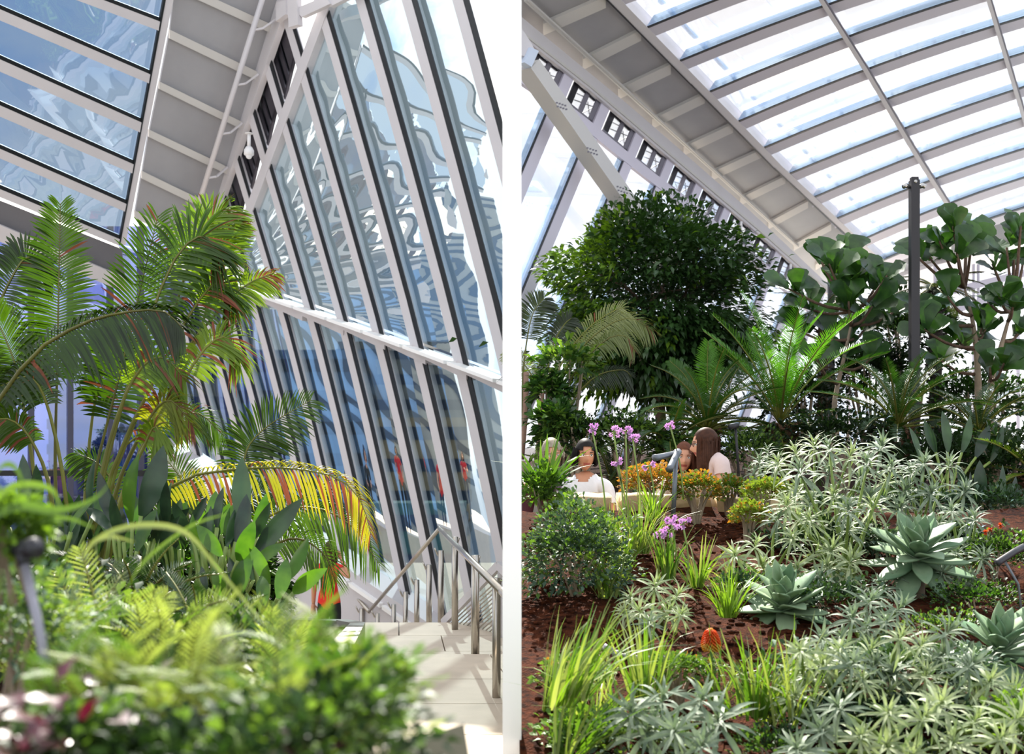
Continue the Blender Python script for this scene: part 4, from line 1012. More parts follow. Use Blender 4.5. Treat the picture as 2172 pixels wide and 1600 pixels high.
# garden spike light
gl = thing('garden_spike_light', W(118, 1520, 1.75), 'black spike light on a thin grey post among the ferns', 'lamp')
blackm = mat('black_lamp_body', '25242b', .45); greym = mat('grey_post', '8d8b95', .35, metal=.3)
b = MB(); b.tube([W(120, 1560, 1.75), W(82, 1330, 1.8), W(52, 1195, 1.83)], [.009, .008, .008], 10); b.build('post', greym, gl)
b = MB(); b.tube([W(30, 1167, 1.86), W(70, 1163, 1.82)], [.0145, .0145], 16); b.tube([W(66, 1163, 1.82), W(78, 1162, 1.815)], [.017, .017], 16); b.build('lamp_head', blackm, gl)
b = MB(); b.tube([W(44, 1160, 1.84), W(52, 1200, 1.83)], .011, 8); b.build('bracket', blackm, gl)
# ================================================================== right bay planting
def at_ground(px, Y, fz): x = (px-CX)/F*Y; return Vector((x, Y, fz))
# --- round clipped fig tree
c = W(1388, 622, 15.0); tb_ = Vector((c.x+.05, 15.0, zB(15)-.1))
tree = thing('fig_tree', tb_, 'round dense dark-leaved tree before the glass wall, lighter on its left', 'tree')
rnd = random.Random(5); pd = []
for _ in range(19000):
    v = Vector((rnd.gauss(0, 1), rnd.gauss(0, 1), rnd.gauss(0, 1))).normalized()
    k = 1+.30*mnoise.noise(v*2.2+Vector((4, 1, 0)))+.16*mnoise.noise(v*6)
    r_ = (.4+.6*rnd.random()**.45)*k
    p = c+Vector((v.x*1.34, v.y*1.2, v.z*1.16+(-.30 if v.z < 0 else 0)+(-.12*v.x if v.z < 0 else 0)))*r_
    lt = (p.x-c.x) < -.55+.3*mnoise.noise(p*2.5) or (mnoise.noise(p*3.2) > .42)  # paler leaves paint the crown's sunlit left side; noise scatters a few more
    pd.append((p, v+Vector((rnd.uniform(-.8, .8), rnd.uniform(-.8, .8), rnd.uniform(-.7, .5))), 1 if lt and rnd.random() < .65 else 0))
for _ in range(6000):
    v = Vector((rnd.gauss(0, .6), rnd.gauss(0, .5), rnd.gauss(0, .5))); p = c+Vector((.12+v.x, v.y, -.45+v.z*.7))
    pd.append((p, v+Vector((0, 0, -.3)), 0))
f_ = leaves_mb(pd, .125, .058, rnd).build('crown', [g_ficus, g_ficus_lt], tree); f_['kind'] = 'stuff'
b = MB(); b.tube(spline([tb_, tb_+Vector((.05, 0, .5)), c+Vector((0, 0, -.5))], 6), [.09, .085, .08, .075, .07, .06], 9)
b.build('trunk', barkm, tree)
for k in range(7):
    b = MB(); b.tube(spline([c+Vector((0, 0, -.6)), c+Vector((R.uniform(-.4, .4), R.uniform(-.4, .4), -.1)), c+Vector((R.uniform(-.9, .9), R.uniform(-.7, .7), R.uniform(0, .8)))], 6), [.035, .03, .025, .02, .015, .01], 6); b.build('branch', barkm, tree)
# --- pale palm, left
PP = [g_pale, g_rach, g_dry]
lp = thing('palm', at_ground(1165, 12.0, zB(12)-.05), 'pale palm with arching pinkish-tipped fronds left of the round tree', 'palm')
for pts, Y, dy, L, n, wd, m_, kw in [
 ([(1165, 960), (1172, 830), (1200, 755), (1255, 690), (1312, 655), (1325, 662)], 12, .2, 46, 46, 2.4, PP, dict(t0=.45, droop=.45, dry=.04, a0=70, a1=25)),
 ([(1168, 960), (1180, 830), (1215, 760), (1275, 700), (1335, 675), (1385, 702)], 11.8, -.1, 52, 54, 2.6, PP, dict(t0=.42, droop=.55, tipdry=.3, a0=70, a1=25)),
 ([(1170, 960), (1195, 840), (1235, 770), (1290, 718), (1330, 715), (1347, 745)], 11.6, -.1, 40, 46, 2.4, PP, dict(t0=.45, droop=.6, tipdry=.4, a0=70, a1=25)),
 ([(1110, 960), (1108, 820), (1118, 720), (1132, 662), (1156, 632)], 12, .1, 52, 46, 2.4, [g_tfern, g_rach, g_dry], dict(t0=.5, droop=.25, a0=80, a1=40)),
 ([(1160, 960), (1160, 810), (1172, 735), (1196, 690), (1212, 675)], 12.2, .1, 40, 40, 2.4, [g_tfern, g_rach, g_dry], dict(t0=.5, droop=.3, a0=78, a1=35)),
 ([(1150, 960), (1140, 830), (1110, 770), (1080, 740)], 12.2, .1, 40, 36, 2.4, PP, dict(t0=.45, droop=.4, a0=75, a1=30)),
 ([(1175, 960), (1210, 860), (1262, 800), (1320, 785), (1340, 800)], 11.6, 0, 36, 40, 2.2, [g_tfern, g_rach, g_dry], dict(t0=.4, droop=.6, a0=70, a1=30))]:
    add_frond(lp, pts, Y, dy, L, n, wd, m_, rr=.014, **kw)
b = MB()
for x0, x1 in ((1106, 1116), (1140, 1150), (1176, 1182), (1160, 1170)):
    b.tube(spline([W(x0, 975, 12), W((x0+x1)/2+3, 880, 12), W(x1, 790, 12)], 6), .03, 7)
b.build('stem', mat('pinkish_palm_stem', '9a7a68', .7, noise=.25, nscale=9), lp)
# umbrella-leaved shrub under it
for k, (px, py, Y, r1, r2, wh) in enumerate([(1150, 775, 11.2, .30, .20, 'leafy shrub with drooping reddish leaf stalks under the pale palm'), (1130, 830, 11.0, .18, .12, 'small leafy tuft below the drooping shrub by the glass'), (1150, 900, 10.6, .22, .18, 'green tuft behind the grey-haired woman')]):
    c = W(px, py, Y); c.x = max(c.x, r1*1.45+.1); shrub('shrub', (c.x, Y, zB(Y)), wh, 'shrub', c, (r1, r1, r2), 420, .13, .055, [g_fid, g_cover], 'leafy shrubs under the pale palm', stems=5, bark_r=.012, lump=.5, seed=k+11)
# dark upright feather plants behind the bench
feather_crown('cycad', (W(1300, 945, 12).x, 12, zB(12)), 'slender dark feathery cycad behind the woman with black hair', 'cycad', 12, .85, 88, 40, 35, .13, [g_tfern, g_rach, g_dry], 40, .008, vee=.2, a0=65, a1=35)
feather_crown('cycad', (W(1215, 960, 11.4).x, 11.4, zB(11.4)), 'leaning dark palm-like cycad left of the feathery one', 'cycad', 10, .7, 85, 15, 60, .12, [g_cycd, g_rach, g_dry], 36, .008, vee=.1)
# --- cycads
CM = [g_cyc, g_rach, g_dry]; CMB = [g_cycb, g_rach, g_dry]; CMD = [g_cycd, g_rach, g_dry]
def cyc(px, py, Y, label, nf, Lpx, el0, el1, arch, leafpx, mats, trunk=None, **k):
    p = W(px, py, Y); h = p.z-zB(Y); r_ = trunk or .10
    return feather_crown('cycad', (p.x, Y, zB(Y)), label, 'cycad', nf, PXM(Lpx*1.18, Y), el0, el1, arch, PXM(leafpx, Y), mats, wid=.0075, trunk=(max(.06, h), r_, shag), vee=.35, group='cycads behind the bench', **k)
cyc(1500, 915, 10.9, 'wide dark green cycad with a low trunk above the long-haired woman', 34, 170, 80, -8, 55, 26, CM, nleaf=54)
cyc(1655, 900, 11.2, 'tall bright green cycad with upright fronds on a stout shaggy trunk', 16, 250, 84, 42, 30, 36, CMB, trunk=.15, nleaf=60)
cyc(1648, 905, 11.3, 'old spreading fronds ring on the trunk beside the bright cycad', 22, 175, 22, -32, 35, 24, CM, trunk=.12, nleaf=50, dry=.05)
cyc(1905, 908, 10.7, 'stiff dark cycad with a brown collar in front of the black pole', 30, 178, 80, 0, 45, 25, CM, trunk=.13, nleaf=54)
cyc(2075, 925, 10.9, 'darkest cycad, in shade at the right behind the silver shrub', 26, 140, 78, -5, 50, 24, CMD, trunk=.11, nleaf=48)
cyc(1420, 945, 10.7, 'low spreading cycad behind the woman facing the camera with brown hair', 22, 150, 50, -12, 40, 24, CM, nleaf=48)
cyc(2195, 1010, 9.6, 'yellow-green cycad cut by the right edge', 16, 130, 70, -10, 50, 20, [g_palm_lt, g_rach, g_dry], nleaf=44)
t = thing('young_cycad', at_ground(1500, 11.6, zB(11.6)), 'single young cycad frond standing upright, bright green and broad', 'cycad')
for pts, L in (([(1500, 960), (1502, 860), (1500, 790), (1502, 724)], 34), ([(1498, 960), (1480, 860), (1455, 800), (1420, 765)], 26), ([(1505, 960), (1530, 860), (1560, 790), (1585, 768)], 26)):
    add_frond(t, pts, 11.6, 0, L, 44, 1.9, CMB if L > 30 else CM, t0=.35, droop=.12, a0=80, a1=45, rr=.012)
# --- fiddle-leaf figs
fid_m = [leaf_mesh('fiddle_leaf', 1, .78, g_fid, b_, .16, 'fiddle', 10, wave=.06) for b_ in (.05, .2, .4)]
def fiddle(label, trunk_pts, Y, clusters, lpx):
    base = at_ground(trunk_pts[0][0], Y, zB(Y)-.1); t = thing('fiddle_leaf_fig', base, label, 'tree', 'fiddle-leaf figs behind the cycads')
    tr_ = [base]+pixel_curve(trunk_pts, Y); sp = spline(tr_, 14); b = MB(); b.tube(sp, [.05-.003*i for i in range(14)], 7); b.build('trunk', barkl, t)
    for (px, py, n) in clusters:
        e = W(px, py, Y+R.uniform(-.5, .5)); q = min(sp[3:], key=lambda v: (v-e).length+max(0, v.z-e.z+.1)*3)
        b = MB(); mid = q.lerp(e, .5)+Vector((0, 0, -.06)); ax = (e-mid).normalized()
        b.tube(spline([q, mid, e], 6), [.022, .02, .018, .016, .014, .011], 6); br = b.build('branch', barkm, t)
        for i in range(n):
            a = i*2.4+R.random(); el = math.radians(R.uniform(-15, 70)); d = cyc_dir(a, el); dd = (d+ax*.4+UP*.15).normalized()
            nr = Vector((-d.x*.5+R.uniform(-.5, .5), -d.y*.5-.9, .7))
            put('leaf', R.choice(fid_m), orient(e-ax*R.uniform(0, .16)+d*.02, dd, nr, PXM(lpx, Y)*R.uniform(.85, 1.3)), br)
fiddle('fiddle-leaf fig standing left of the tall black pole', [(1775, 940), (1770, 860), (1790, 760), (1812, 660)], 12.6, [(1672, 612, 8), (1700, 650, 6), (1758, 560, 9), (1790, 545, 9), (1738, 548, 6), (1812, 585, 8), (1862, 600, 8), (1882, 585, 5), (1800, 640, 7), (1770, 610, 6), (1690, 700, 5), (1750, 700, 6), (1840, 690, 6), (1850, 650, 6), (1730, 760, 5), (1790, 740, 6), (1850, 760, 5), (1900, 660, 6)], 56)
fiddle('fiddle-leaf fig with reddish forked stems right of the tall black pole', [(2075, 820), (2066, 700), (2046, 610)], 12.2, [(2022, 480, 9), (2050, 478, 7), (1962, 535, 8), (1992, 512, 7), (1940, 540, 4), (2060, 520, 7), (2030, 540, 6), (2010, 630, 6), (1960, 700, 6), (1945, 660, 5), (2030, 720, 5), (2085, 690, 6), (2090, 700, 5), (1990, 760, 5)], 50)
fiddle('fiddle-leaf fig leaning to the right edge', [(2100, 830), (2125, 730), (2150, 640)], 11.8, [(2150, 500, 8), (2165, 480, 7), (2135, 525, 6), (2172, 545, 8), (2105, 560, 5), (2120, 630, 6), (2150, 640, 7), (2095, 640, 5), (2165, 700, 6), (2130, 770, 6), (2170, 760, 6), (2100, 780, 5)], 48)
# --- tree ferns
feather_crown('tree_fern', (W(1985, 950, 13.5).x, 13.5, zB(13.5)), 'dark tree fern with a drooping crown on a black trunk beside the pole', 'tree fern', 18, .62, 40, -25, 40, .12, [g_tfern, g_rach, g_dry], 40, .008, trunk=(W(0, 612, 13.5).z-zB(13.5), .075, mat('black_fern_trunk', '2a211d', .9, noise=.4, nscale=18, bump=.8)), vee=0)
feather_crown('tree_fern', (W(1745, 950, 15).x, 15, zB(15)), 'grey-green tree fern half hidden by the left fiddle-leaf fig', 'tree fern', 14, .75, 40, -20, 45, .13, [g_dull, g_rach, g_dry], 36, .009, trunk=(W(0, 660, 15).z-zB(15), .07, barkm), vee=0)
# --- shade shrubs filling the rear bed
for k, (px, py, Y, rx, rz, n, L, m_, wh) in enumerate([
 (1930, 715, 14.5, .62, .55, 3200, .10, [g_shade], 'dark leafy tree mass behind the black pole'),
 (1850, 800, 14.2, .55, .40, 2200, .10, [g_shade], 'dark leafy mass below the left fig'),
 (2080, 850, 13.0, .55, .35, 1600, .10, [g_shade, g_fid], 'shaded leafy mass under the forked fig'),
 (1700, 850, 13.6, .5, .35, 1500, .10, [g_shade, g_tfern], 'dull green mass between the bright cycad and the fig'),
 (1330, 925, 10.6, .42, .22, 1500, .07, [g_cover, g_shade], 'leafy green shrub between the two seated pairs'),
 (1230, 930, 10.5, .3, .22, 900, .07, [g_shade, g_cover], 'dark shrub behind the woman with black hair'),
 (1590, 960, 10.5, .32, .2, 1300, .06, [g_cover, g_shade], 'green feathery-leaved shrub behind the pale pink shirt'),
 (1780, 930, 10.5, .5, .24, 1500, .08, [g_shade], 'dark shrub between the two shaggy trunks'),
 (2010, 985, 10.2, .55, .3, 1700, .09, [g_shade], 'dark shrub behind the silver plants'),
 (2140, 1000, 9.8, .4, .36, 1300, .09, [g_shade], 'deep shaded shrub toward the right edge'),
 (1440, 960, 10.5, .3, .14, 800, .07, [g_shade, g_cover], 'low dark shrub behind the spotlights'),
 (1120, 940, 10.6, .25, .25, 800, .09, [g_shade, g_cover], 'dark shrub behind the grey-haired woman')]):
    c = W(px, py, Y); c.x = max(c.x, rx*1.4+.1); shrub('shrub', (c.x, Y, zB(Y)-.05), wh, 'shrub', c, (rx, rx*.7, rz), n, L, L*.42, m_, 'shade shrubs of the rear bed', stems=7, bark_r=.02, lump=.45, seed=k+70)
for bx, by, Y, wh, lv in ((2090, 1100, 8.6, 'dark paddle-leaved plant right of the silver shrub', [(2085, 1060, 2076, 975, 1, 0, 0), (2110, 1080, 2130, 985, 0, 0, .1), (2060, 1060, 2030, 985, 0, 0, .1), (2130, 1080, 2160, 1010, 1, 0, 0), (2095, 1100, 2090, 1030, 0, 0, -.1), (2050, 1070, 2060, 1000, 0, 0, .2), (2140, 1110, 2150, 1045, 0, 0, -.1)]), (2010, 1000, 9.6, 'dark paddle-leaved plant with upright leaves below the darkest cycad', [(2010, 960, 2000, 870, 0, 0, 0), (2040, 960, 2060, 880, 0, 0, 0), (1985, 960, 1960, 890, 0, 0, .1), (2070, 970, 2100, 900, 1, 0, 0), (2100, 980, 2130, 900, 0, 0, 0), (1950, 970, 1930, 905, 0, 0, 0)])):
    base = at_ground(bx, Y, (zR(1, 8.2) if Y < 9 else 1.3)); t = thing('paddle_leaf_plant', base, wh, 'plant')
    for (x0, y0, x1, y1, k, lt, dY) in lv:
        a, e = W(x0, y0, Y+dY), W(x1, y1, Y+dY); d = e-a
        put('leaf', sl_dk[k], orient(a, d, Vector((R.uniform(-.8, .8), -1, .2)), d.length), t)
        b = MB(); b.tube(spline([base, base.lerp(a, .6)+Vector((0, 0, .03)), a], 5), .012, 5); b.build('stalk', stemg, t)
# --- dull rounded bush, left
for k, (px, py, Y, rx, rz, n, L, m_, wh) in enumerate([
 (1150, 1190, 6.3, .30, .30, 4200, .042, [g_dull, g_dull, g_cover], 'dull grey-green rounded bush beside the white column'),
 (1205, 1085, 7.4, .12, .10, 500, .05, [g_cover, g_grass], 'fresh green leafy clump in front of the white shirt'),
 (1120, 1040, 7.6, .16, .16, 500, .06, [g_cover, g_grass], 'leafy clump by the column below the maroon top'),
 (1260, 1115, 7.2, .10, .12, 420, .04, [g_cover, g_dull], 'thin green bush right of the dull rounded one')]):
    c = W(px, py, Y); c.x = max(c.x, .04+rx*1.05); shrub('shrub', (c.x, Y, zR(c.x, Y)), wh, 'shrub', c, (rx, rx, rz), n, L, L*.55, m_, stems=7, bark_r=.008, lump=.35, seed=k+90)
# --- hedge of fleshy leaves, orange to green
def hsel(thr):
    return lambda p, r: 1 if r.random() < thr+.25*mnoise.noise(p*6) else 0
for k, (px, py, Y, rx, rz, n, thr, wh) in enumerate([
 (1385, 1022, 8.0, .21, .115, 1500, .75, 'orange-tinged fleshy-leaved hedge plant behind the spotlights'),
 (1478, 1040, 7.9, .20, .12, 1500, .4, 'yellow and green fleshy-leaved hedge plant right of the spotlights'),
 (1548, 1040, 8.05, .15, .095, 900, .25, 'green fleshy hedge plant below the pale pink shirt'),
 (1625, 1045, 7.7, .16, .10, 1000, .15, 'yellow-green fleshy hedge plant joining the silver shrub'),
 (1590, 1095, 7.4, .13, .10, 800, .1, 'green fleshy plant on bare forked stems above the soil'),
 (1440, 1420, 5.0, .17, .07, 700, .02, 'low glossy green plant under the red-hot poker flower'),
 (1225, 1430, 5.0, .17, .08, 800, .02, 'low glossy green plant left of the irrigation fittings')]):
    c = W(px, py, Y); zb = zR(c.x, min(Y, 8.1)); L = .036 if Y > 6 else .034
    shrub('crassula', (c.x, Y, min(zb, c.z-rz)), wh, 'shrub', c, (rx, rx*.7, rz), n, L, L*.62, [g_hedge if k < 5 else g_cover, g_hedge_or], 'fleshy-leaved hedge plants', sel=hsel(thr), stems=8, bark_r=.011, lump=.3, seed=k+110, up=.7)
# --- silver echium shrubs made of leaf whorls
ech_a = [leaf_mesh('echium_leaf', 1, .115, g_ech, b_, .22, 'lance', 5, tip_curl=-.12) for b_ in (.15, .45, .75)]
ech_b = [leaf_mesh('echium_leaf', 1, .125, g_ech_sh, b_, .22, 'lance', 5, tip_curl=-.12) for b_ in (.15, .45, .75)]
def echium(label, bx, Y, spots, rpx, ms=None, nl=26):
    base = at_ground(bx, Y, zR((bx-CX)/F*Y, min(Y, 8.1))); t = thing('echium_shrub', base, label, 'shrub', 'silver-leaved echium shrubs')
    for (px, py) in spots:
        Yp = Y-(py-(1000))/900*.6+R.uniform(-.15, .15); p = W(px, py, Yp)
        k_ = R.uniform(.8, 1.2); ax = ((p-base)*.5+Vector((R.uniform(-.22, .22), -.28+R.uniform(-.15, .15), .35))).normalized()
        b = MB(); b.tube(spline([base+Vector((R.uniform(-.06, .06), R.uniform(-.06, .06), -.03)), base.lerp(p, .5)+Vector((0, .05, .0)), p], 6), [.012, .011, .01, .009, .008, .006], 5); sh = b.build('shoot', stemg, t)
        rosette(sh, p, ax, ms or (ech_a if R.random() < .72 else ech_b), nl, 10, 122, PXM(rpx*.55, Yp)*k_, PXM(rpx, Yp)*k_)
echium('large silver-leaved echium in the middle, tallest of its kind', 1740, 7.3, [(1690, 968), (1728, 956), (1800, 975), (1868, 958), (1757, 1008), (1652, 992), (1692, 1050), (1838, 1062), (1715, 1072), (1782, 1085), (1820, 1020), (1880, 1030), (1745, 1120), (1830, 1120), (1790, 1150), (1860, 1150)], 62)
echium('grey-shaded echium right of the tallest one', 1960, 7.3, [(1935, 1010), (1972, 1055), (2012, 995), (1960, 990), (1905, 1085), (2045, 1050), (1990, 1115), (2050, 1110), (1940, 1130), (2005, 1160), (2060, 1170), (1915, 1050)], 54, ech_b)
echium('echium at the soil edge left of the tallest one', 1640, 6.6, [(1600, 1165), (1680, 1150), (1645, 1110), (1722, 1185), (1560, 1185), (1690, 1215), (1760, 1175), (1740, 1235), (1620, 1210), (1800, 1200)], 64)
echium('small far echium beside the pale pink shirt', 1612, 8.1, [(1612, 985), (1640, 1005), (1600, 1010), (1630, 965)], 40, ech_b, 20)
echium('low echium on the bare soil in front of the flowering clumps', 1380, 5.9, [(1340, 1275), (1390, 1252), (1432, 1272), (1362, 1305), (1412, 1305), (1375, 1330), (1440, 1310), (1330, 1310)], 58, None, 24)
echium('echium between the two lower agaves', 1850, 5.5, [(1838, 1285), (1878, 1328), (1805, 1320), (1900, 1300), (1840, 1340), (1790, 1360)], 62, ech_b, 24)
echium('broad silver echium at the lower right', 1890, 4.9, [(1742, 1420), (1842, 1390), (1905, 1362), (1962, 1442), (2050, 1422), (1832, 1452), (1990, 1400), (1780, 1390), (1900, 1440), (2095, 1455), (1760, 1470), (2020, 1470)], 76)
echium('echium along the bottom edge at the right', 1930, 4.5, [(1990, 1505), (1742, 1560), (1825, 1572), (1952, 1535), (2062, 1540), (2115, 1575), (1885, 1592), (1785, 1510), (1880, 1520), (2020, 1590), (1700, 1600), (1930, 1610), (2150, 1530)], 82)
echium('large-leaved grey echium at the bottom centre', 1440, 4.5, [(1432, 1560), (1485, 1495), (1400, 1500), (1525, 1540), (1372, 1560), (1480, 1590), (1345, 1520)], 96, ech_b, 22)
echium('grey-green echium filling the slope above the middle agave', 1800, 6.7, [(1800, 1090), (1850, 1085), (1760, 1210), (1800, 1230), (1720, 1110), (1700, 1010), (1770, 1060), (1890, 1000), (1840, 990), (1760, 960), (1670, 1080), (1690, 1110), (1800, 1130)], 58)
echium('shaded echium low on the right behind the edge spotlight', 2060, 6.6, [(2020, 1090), (2070, 1110), (1980, 1170), (2030, 1180), (2080, 1190), (2000, 1225), (2050, 1235), (1900, 1230), (1870, 1250)], 50, ech_b)
echium('silver echium joining the lower right one to the grassy blades', 1720, 4.9, [(1690, 1440), (1700, 1390), (1740, 1370), (1680, 1490), (1720, 1520), (1800, 1420), (1850, 1420), (1870, 1480), (1930, 1480), (2000, 1350), (1950, 1380), (2060, 1490), (2110, 1500), (2140, 1470)], 72)
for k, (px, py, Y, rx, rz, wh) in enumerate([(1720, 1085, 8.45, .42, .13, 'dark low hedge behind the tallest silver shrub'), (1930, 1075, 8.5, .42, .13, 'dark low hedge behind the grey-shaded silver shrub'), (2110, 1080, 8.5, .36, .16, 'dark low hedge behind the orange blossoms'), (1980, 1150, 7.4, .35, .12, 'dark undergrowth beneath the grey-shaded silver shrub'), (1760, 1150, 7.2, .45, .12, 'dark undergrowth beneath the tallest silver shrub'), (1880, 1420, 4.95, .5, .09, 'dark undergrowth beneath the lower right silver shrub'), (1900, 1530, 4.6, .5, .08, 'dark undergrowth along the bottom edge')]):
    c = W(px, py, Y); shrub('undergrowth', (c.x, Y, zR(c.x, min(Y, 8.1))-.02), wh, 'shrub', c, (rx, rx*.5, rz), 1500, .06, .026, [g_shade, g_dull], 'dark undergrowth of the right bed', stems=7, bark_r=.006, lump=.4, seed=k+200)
# --- agaves
ag_m = [leaf_mesh('agave_leaf', 1, .36, g_ag, b_, .28, 'agave', 8, tip_curl=.05, thick=.035) for b_ in (-.05, .15, .35)]
def agave(px, py, Y, rpx, n, label, tilt=(0, -.35, 1)):
    p = W(px, py, Y); base = Vector((p.x, Y, zR(p.x, Y))); t = thing('agave', base, label, 'agave', 'blue-green agaves')
    b = MB(); b.tube([base+Vector((0, 0, -.05)), p], [.045, .04], 10); b.build('stem', barkl, t)
    rosette(t, p, Vector(tilt).normalized(), ag_m, n+8, 6, 122, PXM(rpx*.75, Y), PXM(rpx, Y))
agave(1658, 1300, 5.95, 126, 24, 'agave with open blue-green rosette beside the orange poker flower')
agave(1945, 1190, 6.4, 126, 24, 'agave with open rosette in front of the grey-shaded echium')
agave(2118, 1390, 5.35, 132, 22, 'agave at the right edge, lowest of the three')
# --- grassy and flowering clumps
GM = [g_grass, g_grass_lt]
def clump(px, py, Y, label, n, hpx, wpx, mats, spread=.5, droop=.5, group='grassy clumps of the right bed', r0=.05, azr=None, zoff=0):
    x = (px-CX)/F*Y; z = zR(x, min(Y, 8.1))
    if py is not None: z = W(px, py, Y).z
    t = thing('grass_clump', (x, Y, z), label, 'grass', group)
    b = blades_mb((x, Y, z), n, PXM(hpx, Y), PXM(wpx, Y), spread, droop, r0=r0, mi_n=len(mats), azr=azr); b.build('blades', mats, t); return t
clump(1308, 1245, 6.6, 'green grassy clump beside the dull bush on bare soil', 42, 130, 5, GM, .7, .7)
clump(1360, 1175, 7.0, 'grassy clump on the soil below the orange hedge', 60, 150, 5, GM, .7, .7)
clump(1412, 1230, 6.4, 'upright yellow-green clump of flowering garlic leaves', 34, 140, 6, GM, .4, .5)
clump(1545, 1310, 5.7, 'bright grassy clump left of the agave with the orange flower', 60, 130, 5, [g_grass], .7, .7)
clump(1300, 1150, 7.3, 'sparse clump behind the other flowering clumps', 36, 110, 4, GM, .6, .7)
clump(1385, 1100, 7.5, 'thin clump in front of the pale sandstone', 40, 95, 4, [g_grass], .6, .7)
for k, (px, py, n, h, wh) in enumerate([(1175, 1640, 30, 330, 'tall pale blades at the bottom left of the right bed'), (1205, 1480, 30, 250, 'pale stiff blades in front of the dull bush'), (1165, 1500, 24, 240, 'pale blades against the white column')]):
    clump(px, py, 4.3-.0*k, wh, n, h, 9, [g_grass_lt, g_grass], 1.0, .5, r0=.09, azr=(-1.5, 1.5))
clump(1370, 1480, 4.8, 'green blades behind the grey bottom echium', 44, 200, 8, [g_grass, g_grass_lt], .45, .6, r0=.10)
clump(1600, 1520, 4.6, 'green blades left of the lower silver echium', 60, 210, 8, [g_grass, g_grass_lt], .5, .7, r0=.12)
clump(1680, 1540, 4.5, 'sparse tall blades crossing the silver echium', 30, 240, 7, GM, .6, .6, r0=.08)
clump(1520, 1500, 4.9, 'sparse arching blades round the poker flower stem', 24, 170, 6, GM, .8, .9, r0=.06)
clump(1150, 1060, 7.6, 'broad strap leaves in front of the maroon top', 30, 160, 14, [g_grass, g_cover], .7, .6, r0=.06)
for px, Y, n, h, wh in ((1245, 6.9, 30, 120, 'thin green clump hugging the right side of the dull bush'), (1290, 6.2, 26, 130, 'green clump on soil left of the low echium'), (1480, 6.5, 34, 120, 'green clump between the flowering garlic and the silver shrub'), (1560, 6.3, 40, 120, 'wide green clump behind the agave with the orange flower'), (1330, 6.9, 36, 140, 'green clump rising before the twin spotlight post'), (1260, 4.6, 22, 270, 'sparse long blades arching over the glossy green plant'), (1150, 4.9, 26, 240, 'pale blades rising behind the bottom left ones'), (1320, 4.7, 26, 230, 'tall green blades over the irrigation pipe'), (1630, 4.8, 40, 230, 'tall blades between poker flower and silver echium')):
    clump(px, None, Y, wh, n, h, 6, GM, .7, .7, azr=(-1.5, 1.5) if px < 1200 else None)
pink = leaf_mat('pink_flower', 'dcb0dc', 'c795cf', .4, .5, tcol=(1.2, .9, 1.2))
for k, (hx, hy, bx, by, Y) in enumerate([(1256, 912, 1290, 1150, 7.3), (1301, 916, 1325, 1170, 7.2), (1327, 916, 1318, 1170, 7.2), (1342, 930, 1360, 1175, 7.1), (1422, 906, 1450, 1060, 7.7), (1307, 980, 1340, 1175, 7.2), (1377, 988, 1385, 1100, 7.5), (1176, 1034, 1180, 1100, 7.6), (1423, 1108, 1430, 1240, 6.4), (1448, 1112, 1456, 1250, 6.3), (1420, 1126, 1420, 1240, 6.4), (1398, 1134, 1412, 1235, 6.4)]):
    h, b0 = W(hx, hy, Y), W(bx, by, Y)
    wh = ['tallest left', 'left of the twin', 'right of the twin', 'large double-headed', 'tall one above the hedge', 'short drooping', 'shortest by the hedge', 'small one on the broad strap leaves', 'low one at the foot of the spotlight', 'largest low', 'lower pale', 'lowest single'][k]
    t = thing('pink_flower', b0, wh+' pink flower head on a thin green stalk', 'flower', 'pink flowers on thin stalks')
    b = MB(); b.tube(spline([b0, b0.lerp(h, .5)+Vector((.02, 0, 0)), h], 7), .0055, 5); b.build('stalk', stemg, t)
    b = MB()
    for _ in range(7):
        c_ = h+Vector((R.uniform(-.035, .035), R.uniform(-.03, .03), R.uniform(-.025, .03)))
        b.tube([h, c_], .003, 4, 1)
        for q in range(6):
            a = q*1.047; d = Vector((math.cos(a), -.35, math.sin(a))).normalized()
            s_ = d.cross(TOCAM).normalized(); b.strip([c_, c_+d*.010, c_+d*.018], [.002, .005, .001], s_, 0)
    b.build('flower_head', [pink, stemg], t)
# red-hot poker
pk = thing('poker_flower', W(1512, 1475, 5.0), 'orange and yellow torch-shaped flower on a green stalk', 'flower')
b = MB(); b.tube(spline([W(1514, 1500, 5), W(1512, 1440, 5), W(1508, 1375, 5)], 6), .008, 7); b.build('stalk', stemg, pk)
org = leaf_mat('poker_orange', 'ff8a30', 'ff7020', .5, .45, tcol=(1.2, .9, .7)); ylw = leaf_mat('poker_yellow', 'ffd050', 'ffc040', .5, .45, tcol=(1.2, 1, .6))
b = MB(); a0 = W(1509, 1378, 5); a1 = W(1507, 1333, 5)
b.tube([a0, a0.lerp(a1, .5), a1], [.012, .022, .010], 8, 1)
for i in range(170):
    q = i/170; c_ = a0.lerp(a1, .08+.92*q); a = i*2.4; r_ = .018+.026*math.sin(math.pi*(.2+.7*q))
    d = Vector((math.cos(a), math.sin(a), -.55)).normalized()
    b.tube([c_, c_+d*r_*.7, c_+d*r_*1.15], [.003, .004, .003], 4, 0 if q > .45 else 1)
b.build('flower_head', [org, ylw], pk)
